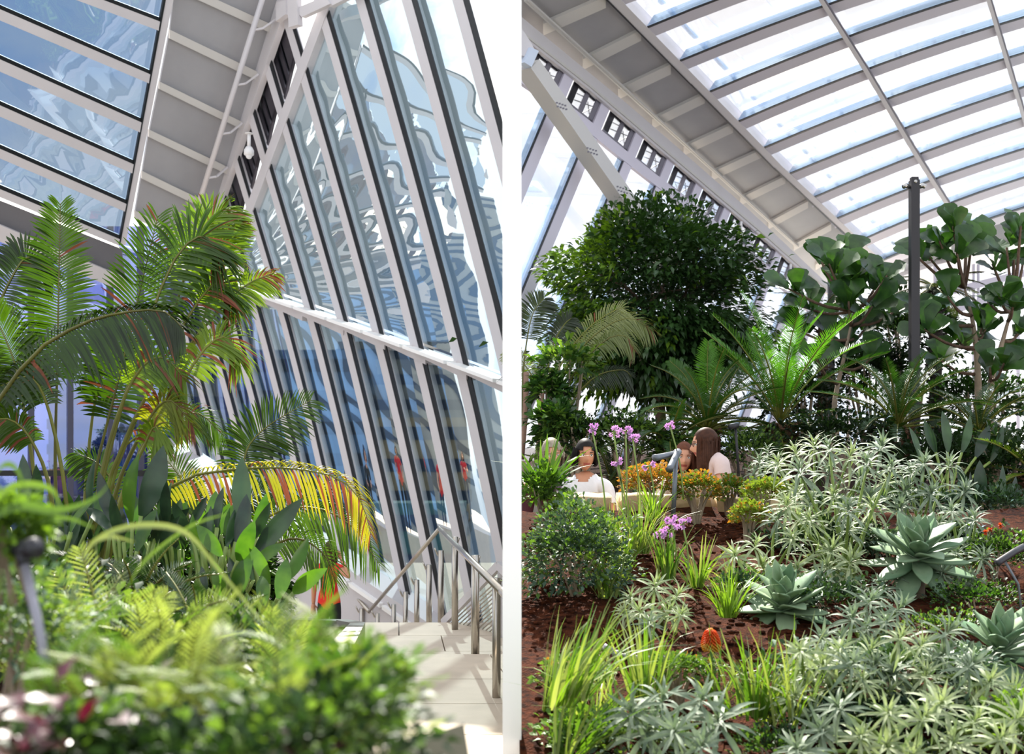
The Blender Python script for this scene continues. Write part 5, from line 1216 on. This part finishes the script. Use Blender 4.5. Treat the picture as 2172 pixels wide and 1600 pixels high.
# ground cover, right slope
for k, (px, py, Y, rx, rz, n, L, m_, wh) in enumerate([
 (2120, 1180, 6.6, .28, .16, 1500, .035, [g_cover, g_shade], 'fine-leaved green cover with orange blossoms at the right edge'),
 (2070, 1270, 6.0, .25, .10, 1000, .03, [g_cover, g_shade], 'sparse round-leaved creeper right of the middle agave'),
 (2000, 1330, 5.6, .22, .08, 700, .028, [g_cover, g_shade], 'sparse creeper on dark soil left of the lowest agave'),
 (1330, 1560, 4.4, .22, .10, 900, .035, [g_cover, g_dull], 'mixed green cover left of the grey bottom echium'),
 (1235, 1560, 4.5, .16, .10, 800, .04, [g_cover, g_grass], 'fresh green cover behind the tall pale blades'),
 (1640, 1590, 4.3, .16, .08, 600, .03, [g_cover, g_shade], 'green cover at the bottom below the arching blades'),
 (1760, 1270, 6.0, .3, .10, 1000, .04, [g_shade, g_dull], 'dark cover in the shade between the upper agaves'),
 (1570, 1240, 6.2, .14, .07, 500, .03, [g_dull, g_cover], 'small dull tuft under the soil-edge echium'),
 (2150, 1560, 4.4, .16, .14, 500, .05, [g_cover, g_grass], 'bright broad-leaved tuft in the bottom right corner')]):
    c = W(px, py, Y); shrub('ground_cover', (c.x, Y, zR(c.x, Y)), wh, 'plant', c, (rx, rx*.8, rz), n, L, L*.6, m_, 'ground cover patches', stems=5, bark_r=.004, lump=.5, seed=k+150, up=.8, inner=.3)
orf = leaf_mat('orange_blossom', 'e8703a', 'd85a2a', .3, .5, tcol=(1.2, .9, .7))
for k, (px, py) in enumerate([(2100, 1125), (2122, 1115), (2090, 1130)]):
    h = W(px, py, 6.45); b = MB()
    for _ in range(22):
        d = Vector((R.gauss(0, 1), R.gauss(0, 1)-.6, R.gauss(0, 1))).normalized(); _, s_, u_ = frame(d); b.strip([h, h+d*.012, h+d*.02], [.003, .007, .001], s_, 0)
    b.tube([h, h+Vector((0, .02, -.06))], .003, 4, 1)
    o = b.build('orange_blossom', [orf, stemg]); tag(o, ['larger orange blossom cluster', 'orange blossom cluster highest in the green cover', 'orange blossom cluster nearest the silver shrub'][k]+' at the right', 'flower', 'orange blossoms in the green cover')
# loose clods and bark on the soil
b = MB()
for k in range(1500):
    y = R.uniform(4.4, 8.0); x = R.uniform(.1, 2.2); s = R.uniform(.008, .022)
    b.ball((x, y, zR(x, y)+s*.15), s, 5, 3, sc=(R.uniform(.8, 1.7), R.uniform(.8, 1.5), .6))
o = b.build('bark_mulch', soilm); tag(o, 'red-brown crumbs of bark mulch over the bare soil', 'mulch', None, 'stuff')
# ================================================================== people
skinA = mat('skin_light', 'd9a184', .5, spec=.4, noise=.06, nscale=20); skinB = mat('skin_warm', 'c98f70', .5, spec=.4, noise=.06, nscale=20)
lipm = mat('lips', 'a8574f', .45); eyew = mat('eye_white', 'e8e2dc', .3); iris = mat('iris_dark', '2a1a12', .25)
hair_bk = mat('hair_black', '1c1512', .55, spec=.2, noise=.3, nscale=40); hair_gr = mat('hair_grey_blonde', 'a69a88', .55, spec=.2, noise=.3, nscale=40); hair_br = mat('hair_brown', '4a2c1e', .55, spec=.2, noise=.35, nscale=40); hair_rd = mat('hair_auburn', '6e3f2a', .55, spec=.2, noise=.35, nscale=40)
tee_w = mat('white_tee', 'e6e5ea', .8, noise=.05, nscale=12, bump=.3, bscale=14); tee_p = mat('pale_pink_tee', 'd9c3c0', .8, noise=.06, nscale=12, bump=.3, bscale=14); maroon = mat('maroon_top', '4a1a22', .8, noise=.1, nscale=12); red_top = mat('red_top', 'e2231a', .7, noise=.08, nscale=10, bump=.2, bscale=14); blackc = mat('black_cloth', '16161a', .8); denim = mat('blue_jeans', '2f3d58', .85, noise=.15, nscale=20); cream = mat('cream_top', 'd8c8b4', .8)
def skin_mesh(nodes, edges, root=0, sub=2):
    me = bpy.data.meshes.new('skin_tmp'); me.from_pydata([n[0] for n in nodes], edges, []); o = bpy.data.objects.new('skin_tmp', me); COL.objects.link(o)
    o.modifiers.new('s', 'SKIN'); o.modifiers.new('u', 'SUBSURF').levels = sub
    o.modifiers['s'].use_smooth_shade = True
    sl = me.skin_vertices[0].data
    for v, n in zip(sl, nodes):
        r_ = n[1]; v.radius = r_ if isinstance(r_, tuple) else (r_, r_)
    sl[root].use_root = True
    dg = bpy.context.evaluated_depsgraph_get(); m2 = bpy.data.meshes.new_from_object(o.evaluated_get(dg))
    bpy.data.objects.remove(o); bpy.data.meshes.remove(me); return m2
HN, HM = 40, 34
def head_pts(sc=1.0):
    vs = []
    for j in range(HM+1):
        th = math.pi*j/HM
        for i in range(HN):
            ph = 2*math.pi*i/HN
            x, y, z = math.sin(th)*math.sin(ph), -math.sin(th)*math.cos(ph), math.cos(th)
            X, Y, Z = .074*x, .096*y, .118*z
            if Z < 0:
                k = (-Z/.118); X *= 1-.34*k**1.6; Y = Y*(1-.10*k) if y < 0 else Y*(1-.45*k**1.2)
                if y < 0: Y -= .010*k
            if y < 0:
                g = lambda cx, cz, sx, sz: math.exp(-((X-cx)/sx)**2-((Z-cz)/sz)**2)
                Y -= .020*math.exp(-(X/.010)**2)*max(0, 1-abs(Z+.022)/.040)+.012*g(0, -.034, .013, .012)
                for s in (-1, 1): Y += .009*g(s*.031, .004, .016, .012); Y -= .004*g(s*.033, .024, .022, .008); Y -= .004*g(s*.038, -.03, .02, .02)
                Y -= .006*g(0, -.066, .020, .007)+.004*g(0, -.058, .020, .004)-.003*g(0, -.0622, .022, .002); Y -= .007*g(0, -.100, .018, .014)
            vs.append(Vector((X, Y, Z))*sc)
    return vs
HEAD = head_pts()
HF = [(j*HN+i, (j+1)*HN+i, (j+1)*HN+(i+1) % HN, j*HN+(i+1) % HN) for j in range(HM) for i in range(HN)]
def head_mb(b, M):
    """adds the head (face toward local -Y); materials 0 skin, 1 lips, 2 eye white, 3 iris, 4 brow"""
    for f in HF:
        pass
    o = len(b.v); b.v += [tuple(M @ v) for v in HEAD]
    for f in HF:
        c = sum((HEAD[i] for i in f), Vector())/4
        lip = c.y < -.07 and abs(c.x) < .023 and -.0725 < c.z < -.054
        b.f.append(tuple(i+o for i in f)); b.m.append(1 if lip else 0); b.sm.append(True)
    for s in (-1, 1):
        t = MB(); t.ball((s*.031, -.0775, .004), .0125, 10, 8, 2); t.ball((s*.031, -.0855, .004), .0058, 8, 6, 3)
        t.tube([Vector((s*.016, -.093, .024)), Vector((s*.032, -.0945, .028)), Vector((s*.048, -.083, .024))], [.0025, .003, .0015], 5, 4)
        t.tube([Vector((s*.018, -.0885, .0125)), Vector((s*.031, -.0925, .0145)), Vector((s*.045, -.082, .0105))], [.0015, .002, .0015], 5, 4)
        t.ball((s*.075, .008, -.012), .018, 8, 6, 0, (.35, .8, 1.5))
        o = len(b.v); b.v += [tuple(M @ Vector(v)) for v in t.v]; b.f += [tuple(i+o for i in f) for f in t.f]; b.m += t.m; b.sm += t.sm
def hair_mb(M, length, fr=.055, bulk=1., back=1.0, part=0., front_low=-.02, vol=1.13, wave=.01, seed=1):
    """cap of hair plus hanging locks; face left open"""
    rnd = random.Random(seed); b = MB(); vs = [Vector((v.x*vol, v.y*(vol+.02)+.006, v.z*1.07+.006)) for v in HEAD]
    def hair_here(c): 
        if c.z > .118*.52 and c.y < -.02: return True
        if c.z > .118*.30 and c.y < -.02 and abs(c.x) > fr*.55: return True
        return c.y > -.042 and c.z > -.06 or (abs(c.x) > fr and c.y > -.062 and c.z > front_low)
    fs = [f for f in HF if hair_here(sum((HEAD[i] for i in f), Vector())/4)]
    b.add([M @ v for v in vs], fs, 0, True)
    for _ in range(150 if length > .12 else 90):
        a = rnd.uniform(-2.35, 2.35)+math.pi; z0 = rnd.uniform(-.02, .06)
        p = Vector((math.sin(a)*.079*vol, -math.cos(a)*.099*vol+.008, z0)); L = length*rnd.uniform(.8, 1.08)+z0
        pts = []; 
        for s in range(6):
            q = s/5; pts.append(M @ (p+Vector((p.x*.10*math.sin(q*3), p.y*.12*bulk*q*(1 if p.y > 0 else -.2)+.01*q*bulk, -L*q)) + Vector((wave*math.sin(q*6+a*3)*q, 0, 0))))
        sv = (M.to_3x3() @ Vector((math.cos(a), math.sin(a), 0))).normalized()
        b.strip(pts, [.012, .013, .013, .012, .010, .003], sv, 0, .3, (M.to_3x3() @ Vector((math.sin(a), -math.cos(a), 0))).normalized())
    return b
def hand_mb(b, wr, d, palm_n, sc=1.0, curl=.5, mi=0, side=1):
    d = d.normalized(); s = d.cross(palm_n).normalized()*side; n = palm_n.normalized()
    b.tube([wr-d*.01, wr+d*.03*sc, wr+d*.075*sc, wr+d*.088*sc], [.024*sc, .030*sc, .034*sc, .026*sc], 8, mi)
    for k, (o_, L) in enumerate(((-.027, .064), (-.009, .074), (.009, .070), (.026, .055))):
        p = wr+d*.075*sc+s*o_*sc; q = p+d*L*.5*sc+n*L*.15*curl*sc; e = q+d*L*.5*(1-curl*.5)*sc+n*L*.5*curl*sc
        b.tube([p, q, e], [.0095*sc, .0085*sc, .0065*sc], 6, mi)
    p = wr+d*.025*sc-s*.026*sc; b.tube([p, p+(d*.7-s*.7).normalized()*.035*sc, p+d*.06*sc-s*.032*sc+n*.012*sc], [.011*sc, .010*sc, .007*sc], 6, mi)
def person(label, M, J, yaw, pitch, roll, hair, skin, cloth, hair_len=.12, pants=None, sleeve=.55, group=None, glasses=False, head_off=(0, -.02, .755), torso_only=False, hseed=1, fr=.055, vol=1.11, bulk=1.):
    """M: local frame (faces -Y); J: overrides of joints"""
    j = dict(pel=(0, 0, .08), sp=(0, .01, .25), ch=(0, 0, .42), nb=(0, .008, .53), nk=(0, -.005, .64), shl=(-.165, .01, .515), shr=(.165, .01, .515), ell=(-.205, -.02, .27), elr=(.205, -.02, .27), wrl=(-.15, -.2, .15), wrr=(.15, -.2, .15),
             hil=(-.09, 0, .06), hir=(.09, 0, .06), knl=(-.11, -.42, .06), knr=(.11, -.42, .06), anl=(-.11, -.43, -.37), anr=(.11, -.43, -.37), tol=(-.12, -.58, -.42), tor=(.12, -.58, -.42)); j.update(J)
    g = lambda k: M @ Vector(j[k])
    loc = M.translation; t = thing('person', loc, label, 'person', group)
    rad = dict(pel=.125, sp=.10, ch=.115, nb=.075, nk=.047, shl=.058, shr=.058, ell=.040, elr=.040, wrl=.026, wrr=.026, hil=.085, hir=.085, knl=.056, knr=.056, anl=.036, anr=.036, tol=.032, tor=.032)
    order = list(rad); ed = [('pel', 'sp'), ('sp', 'ch'), ('ch', 'nb'), ('nb', 'nk'), ('nb', 'shl'), ('nb', 'shr'), ('shl', 'ell'), ('shr', 'elr'), ('ell', 'wrl'), ('elr', 'wrr'), ('pel', 'hil'), ('pel', 'hir'), ('hil', 'knl'), ('hir', 'knr'), ('knl', 'anl'), ('knr', 'anr'), ('anl', 'tol'), ('anr', 'tor')]
    me = skin_mesh([(g(k), rad[k]) for k in order], [(order.index(a), order.index(c)) for a, c in ed], sub=3)
    bodyv = [v.co.copy() for v in me.vertices]; bodyn = [v.normal.copy() for v in me.vertices]; bodyf = [tuple(p.vertices) for p in me.polygons]
    b = MB(); b.add(bodyv, bodyf, 0, True); bpy.data.meshes.remove(me)
    H = M @ Matrix.Translation(Vector(head_off)) @ Matrix.Rotation(yaw, 4, 'Z') @ Matrix.Rotation(pitch, 4, 'X') @ Matrix.Rotation(roll, 4, 'Y')
    head_mb(b, H)
    for s, wr, el in ((-1, 'wrl', 'ell'), (1, 'wrr', 'elr')):
        d = g(wr)-g(el); hand_mb(b, g(wr), d, (M.to_3x3() @ Vector((-s*.5, .6, -.6))), 1.0, .5, 0, s)
    b.build('body', [skin, lipm, eyew, iris, hair], t)
    Mi = M.inverted(); co = [v for v in bodyv]; nrm = bodyn
    bones = [(a_, c_) for a_, c_ in ed]
    def cloth_part(nm, keep, off, m_):
        flag = []
        for v in co:
            best = None
            for a_, c_ in bones:
                A, B = g(a_), g(c_); ab = B-A; u = max(0, min(1, (v-A).dot(ab)/ab.length_squared)); d_ = (v-A-ab*u).length/(rad[a_]*(1-u)+rad[c_]*u)
                if best is None or d_ < best[0]: best = (d_, a_, c_, u)
            flag.append(keep(best, Mi @ v))
        cb = MB(); cb.v = [tuple(v+n_*off) for v, n_ in zip(co, nrm)]
        used = [f for f in bodyf if all(flag[i] for i in f)]
        ids = sorted({i for f in used for i in f}); mp = {i: k for k, i in enumerate(ids)}
        cb.v = [cb.v[i] for i in ids]; cb.f = [tuple(mp[i] for i in f) for f in used]; cb.m = [0]*len(used); cb.sm = [True]*len(used)
        if used: cb.build(nm, m_, t)
    nb_ = Vector(j['nb'])
    def top_keep(b_, l):
        d_, a_, c_, u = b_
        if (a_, c_) in (('shl', 'ell'), ('shr', 'elr')): return u < sleeve
        if a_ in ('ell', 'elr'): return False
        if (a_, c_) == ('nb', 'nk'): return u < .22
        if c_ in ('shl', 'shr', 'ch', 'sp', 'nb'): return True
        return a_ == 'pel' and l.z > .0
    cloth_part('top', top_keep, .011, cloth)
    if pants: cloth_part('trousers', lambda b_, l: (b_[2] in ('hil', 'hir', 'knl', 'knr') or (b_[2] in ('anl', 'anr') and b_[3] < .95)) or (b_[1] == 'pel' and l.z < .1), .009, pants)
    hair_mb(H, hair_len, fr=fr, seed=hseed, vol=vol, bulk=bulk).build('hair', hair, t)
    if glasses:
        b = MB()
        for s in (-1, 1):
            c = Vector((s*.032, -.098, .004)); b.tube([H @ (c+Vector((math.cos(a)*.020, 0, math.sin(a)*.015))) for a in [k*.5236 for k in range(13)]], .002, 5)
            b.tube([H @ Vector((s*.052, -.094, .008)), H @ Vector((s*.078, .01, .006))], .002, 5)
        b.tube([H @ Vector((-.012, -.1, .006)), H @ Vector((.012, -.1, .006))], .002, 5); b.build('glasses', blackm, t)
    return t
def place(px, py, Y, rz, head_off=(0, -.02, .755), s=1.0):
    """frame whose head centre lands on the given ray"""
    Rz = Matrix.Rotation(rz, 4, 'Z') @ Matrix.Scale(s, 4); h = W(px, py, Y); return Matrix.Translation(h-(Rz @ Vector(head_off))) @ Rz
rad_ = math.radians
person('woman with short black hair and white tee looking at the camera, on the bench', place(1241, 966, 8.85, rad_(-18), s=1.02), dict(shl=(-.17, .02, .515), ell=(-.36, .03, .47), wrl=(-.52, .0, .53), elr=(.215, -.03, .27), wrr=(.19, -.16, .10)), rad_(26), rad_(4), rad_(2), hair_bk, skinB, tee_w, .085, denim, hseed=3)
person('grey-haired person in a maroon top half hidden by leaves, seated beside the column', place(1171, 964, 9.15, rad_(8), s=1.04), dict(), rad_(0), rad_(10), rad_(-6), hair_gr, skinA, maroon, .03, denim, sleeve=.9, hseed=4)
person('woman with auburn shoulder-length hair facing the camera behind the spotlights', place(1450, 971, 9.15, rad_(5)), dict(), rad_(-8), rad_(3), rad_(4), hair_rd, skinA, cream, .17, blackc, hseed=5)
D_off = (0, -.15, .665)
person('woman in profile with glasses, long brown hair and pale pink tee', place(1496, 944, 8.85, rad_(-82), D_off, 1.05), dict(ch=(0, -.06, .42), nb=(0, -.10, .53), nk=(0, -.14, .60), shl=(-.165, -.07, .53), shr=(.165, -.07, .53), ell=(-.2, -.10, .26), elr=(.2, -.10, .26), wrl=(-.15, -.3, .2), wrr=(.15, -.3, .2)), rad_(-4), rad_(2), 0, hair_br, skinA, tee_p, .25, denim, glasses=True, head_off=D_off, hseed=6, sleeve=.35, vol=1.05, bulk=-1.5)
S = dict(pel=(0, 0, .08), hil=(-.09, 0, .05), hir=(.09, 0, .05), knl=(-.09, -.01, -.38), knr=(.1, -.01, -.38), anl=(-.09, .02, -.80), anr=(.1, .02, -.80), tol=(-.1, -.12, -.85), tor=(.11, -.12, -.85))
person('woman in a bright red top on the stairs with one arm raised to her hair', place(700, 1168, 14.9, rad_(160), s=.98), dict(S, ell=(-.32, .02, .40), wrl=(-.14, -.06, .66), elr=(.22, .02, .26), wrr=(.26, -.03, .02)), rad_(20), rad_(8), 0, hair_br, skinB, red_top, .22, blackc, sleeve=.12, hseed=7)
# visitors on the terrace to the left, mirrored in the leaning glass
tr_ = MB(); tr_.box((-10.4, 16.3, -.38), (4.8, 4.2, 1.54)); to = tr_.build('floor_terrace', stone); to['kind'] = 'structure'
def stand(x, y, rz): return Matrix.Translation((x, y, .39+.90)) @ Matrix.Rotation(rz, 4, 'Z')
person('visitor in a red top on the terrace, mirrored nearest the handrail in the glass', stand(-8.6, 16.7, rad_(90)), dict(S), rad_(10), 0, 0, hair_bk, skinB, red_top, .12, blackc, sleeve=.5, hseed=11)
person('visitor in a scarlet top on the terrace, mirrored farther along the glass', stand(-8.9, 15.6, rad_(100)), dict(S, ell=(-.26, -.1, .3), wrl=(-.1, -.28, .35)), rad_(-15), 0, 0, hair_br, skinA, red_top, .2, denim, sleeve=.3, hseed=12)
person('visitor in dark clothes on the terrace, mirrored between two red ones', stand(-9.3, 17.5, rad_(80)), dict(S), rad_(5), 0, 0, hair_bk, skinA, blackc, .08, blackc, sleeve=.9, hseed=13)
# bench they sit on
bn = thing('bench', (1.0, 9.0, .5), 'stone bench with the seated visitors behind the sandstone blocks', 'bench')
b = MB(); b.box((1.1, 9.05, .90), (2.2, .5, .08)); b.build('seat', stone, bn)
for x in (.15, 1.1, 2.05):
    b = MB(); b.box((x, 9.05, .68), (.12, .42, .36)); b.build('support', stone, bn)
# ================================================================== lamps, poles, small fittings
slate = mat('slate_lamp_metal', '6b7078', .38, metal=.4); polem = mat('black_pole_steel', '232126', .5, noise=.1, nscale=5); chrome = mat('lamp_chrome', 'b8b6b4', .25, metal=.9)
sp = thing('twin_spotlight', W(1428, 1105, 7.6), 'grey garden spotlight with two tubular heads on one post by the hedge', 'lamp')
b = MB(); b.tube([W(1427, 1118, 7.6), W(1434, 965, 7.6)], .016, 10); b.build('post', slate, sp)
b = MB(); b.tube([W(1388, 972, 7.45), W(1392, 971, 7.46), W(1408, 968, 7.55), W(1430, 963, 7.62)], [.026, .022, .021, .021], 12); b.build('lamp_head', slate, sp)
b = MB(); b.tube([W(1420, 997, 7.38), W(1422, 992, 7.4), W(1430, 975, 7.52), W(1439, 958, 7.62)], [.026, .023, .023, .023], 12); b.build('lamp_head', slate, sp)
b = MB(); b.ball(W(1434, 960, 7.63), .022, 8, 6); b.build('knuckle', slate, sp)
def pole(x, yt, yb, Y, wpx, label):
    t = thing('black_pole', W(x, yb, Y), label, 'pole', 'black steel poles among the figs'); w_ = PXM(wpx, Y)
    a, c = W(x, yb, Y), W(x, yt, Y); b = MB(); b.box((a+c)/2, (w_, w_, (c-a).z)); b.build('mast', polem, t)
    b = MB(); b.box(c+Vector((0, 0, .0)), (w_*.8, w_*.8, .06)); b.build('cap', polem, t)
    for s in (-1, 1):
        b = MB(); b.tube([c+Vector((s*w_*.5, 0, -.07)), c+Vector((s*w_*1.0, 0, -.05)), c+Vector((s*w_*1.3, -.01, -.065))], [.016, .028, .024], 10); b.build('lamp_head', chrome, t)
    b = MB(); b.tube([c+Vector((0, -w_*.52, -.02)), c+Vector((0, -w_*.56, -.02))], .018, 10); b.build('bolt', chrome, t)
pole(1939, 383, 960, 11.4, 18, 'tall black square pole with two small lamps at its top')
pole(1763, 517, 960, 16.4, 12, 'shorter black pole with wires behind the left fig')
# small spike lamp behind the profile woman
t = thing('spike_lamp', W(1563, 1000, 9.9), 'thin black spike lamp behind the woman in profile', 'lamp')
b = MB(); b.tube([W(1567, 1010, 9.9), W(1560, 905, 9.9)], .012, 8); b.build('post', polem, t)
b = MB(); b.tube([W(1548, 906, 9.85), W(1564, 903, 9.9)], .024, 10); b.build('lamp_head', polem, t)
# spotlight cut by the right edge
t = thing('edge_spotlight', W(2150, 1330, 5.6), 'dark tubular spotlight on a leaning post at the right edge', 'lamp')
b = MB(); b.tube([W(2114, 1196, 5.5), W(2118, 1193, 5.5), W(2150, 1172, 5.6), W(2172, 1160, 5.65)], [.020, .017, .017, .017], 12); b.build('lamp_head', blackm, t)
b = MB(); b.tube([W(2172, 1345, 5.6), W(2160, 1240, 5.6), W(2128, 1185, 5.58)], .006, 8); b.build('post', slate, t)
# irrigation fittings
t = thing('irrigation_fitting', W(1350, 1395, 5.2), 'grey plastic irrigation pipe with two capped ends on the soil', 'pipe')
for a, c in (((1280, 1372), (1298, 1382)), ((1298, 1388), (1318, 1386))):
    b = MB(); b.tube([W(*a, 5.2), W(*c, 5.2)], .017, 12); b.build('end_cap', greym, t)
b = MB(); b.tube([W(1316, 1390, 5.2), W(1360, 1396, 5.22), W(1410, 1396, 5.25)], .010, 10); b.build('tube', greym, t)
# dome camera hanging under the gutter, left bay
t = thing('dome_camera', PL.at(527, 280, .5), 'white dome camera on a short drop rod under the gutter', 'camera')
wg_ = mat('white_camera_plastic', 'eceaea', .35); p = PL.at(528, 284, .45)
b = MB(); b.tube([p, p+Vector((0, 0, -.22))], .03, 10); b.tube([p+Vector((0, 0, .01)), p], .07, 10); b.build('drop_rod', wg_, t)
b = MB(); q = p+Vector((0, 0, -.22)); b.tube([q, q+Vector((0, 0, -.06)), q+Vector((0, 0, -.13)), q+Vector((0, 0, -.15))], [.05, .085, .085, .06], 16); b.ball(q+Vector((0, 0, -.15)), .055, 12, 8); b.build('housing', wg_, t)
# dome cameras in the right clerestory
for k, (px, py, wh) in enumerate(((1572, 470, 'white dome camera hanging before a clerestory window'), (1677, 560, 'small white dome camera hanging over the left fig'))):
    p = PF.at(px, py, .5); t = thing('dome_camera', p, wh, 'camera')
    b = MB(); b.tube([p, p+Vector((0, 0, -.2))], .025, 8); b.build('drop_rod', wg_, t)
    b = MB(); q = p+Vector((0, 0, -.2)); b.tube([q, q+Vector((0, 0, -.05)), q+Vector((0, 0, -.12)), q+Vector((0, 0, -.16))], [.04, .075, .075, .04], 14); b.build('housing', wg_, t)
# ------------------------------------------------------------------ the city beyond the tinted glass
bl = [mat('tower_blue_glass', '6a8cb4', .2, spec=.8, noise=.3, nscale=.15), mat('tower_grey_stone', 'a8a49c', .8, noise=.2, nscale=.1), mat('tower_sand_stone', 'd8b890', .8, noise=.2, nscale=.1), mat('tower_teal_glass', '5f9a9c', .2, spec=.8, noise=.3, nscale=.15), mat('tower_navy_glass', '44597c', .2, spec=.8, noise=.3, nscale=.15)]
winm = mat('far_window_band', '2a3a50', .2)
tw = [(-22, 120, 14, 9, 14, 0), (-9, 118, 9, 9, 7, 2), (-36, 125, 12, 12, 20, 1), (-50, 150, 18, 12, 22, 4), (-14, 150, 16, 14, 18, 1), (-30, 105, 10, 9, 5, 3), (-8, 96, 8, 8, -1, 3), (-18, 92, 9, 8, 0, 1),
      (-80, 20, 14, 20, 16, 0), (-95, 44, 16, 16, 24, 4), (-84, 66, 14, 14, 12, 2), (-70, 42, 8, 8, 4, 3), (-110, 10, 20, 20, 30, 1), (-66, -4, 10, 12, 7, 1)]
desc = ['blue glass office block', 'sand-coloured narrow tower', 'grey stone slab block', 'dark navy glass tower', 'broad grey block', 'low teal glass hall', 'small teal glass block', 'small grey block', 'blue glass slab', 'tall navy glass tower', 'sand stone block', 'low teal block', 'tallest grey tower', 'low grey block']
wh_ = ['seen through the leaning glass wall']*8+['mirrored in the leaning glass wall']*6
for k, (x, y, sx, sy, zt, m_) in enumerate(tw):
    t = thing('city_tower', (x, y, -30), desc[k]+' of the city '+wh_[k], 'building')
    b = MB(); b.box((x, y, (zt-30)/2), (sx, sy, zt+30)); b.build('wall', bl[m_], t)
    for i in range(10):
        z = zt-1.6-3.2*i
        if z < -26: break
        b = MB(); b.box((x, y, z), (sx+.3, sy+.3, 1.3)); b.build('window_band', winm if m_ not in (3,) else bl[4], t)
b = MB(); b.box((-60, 80, -31), (300, 300, 2)); o = b.build('ground_city', mat('city_ground', 'b9bfc2', .9, noise=.4, nscale=.05)); o['kind'] = 'structure'
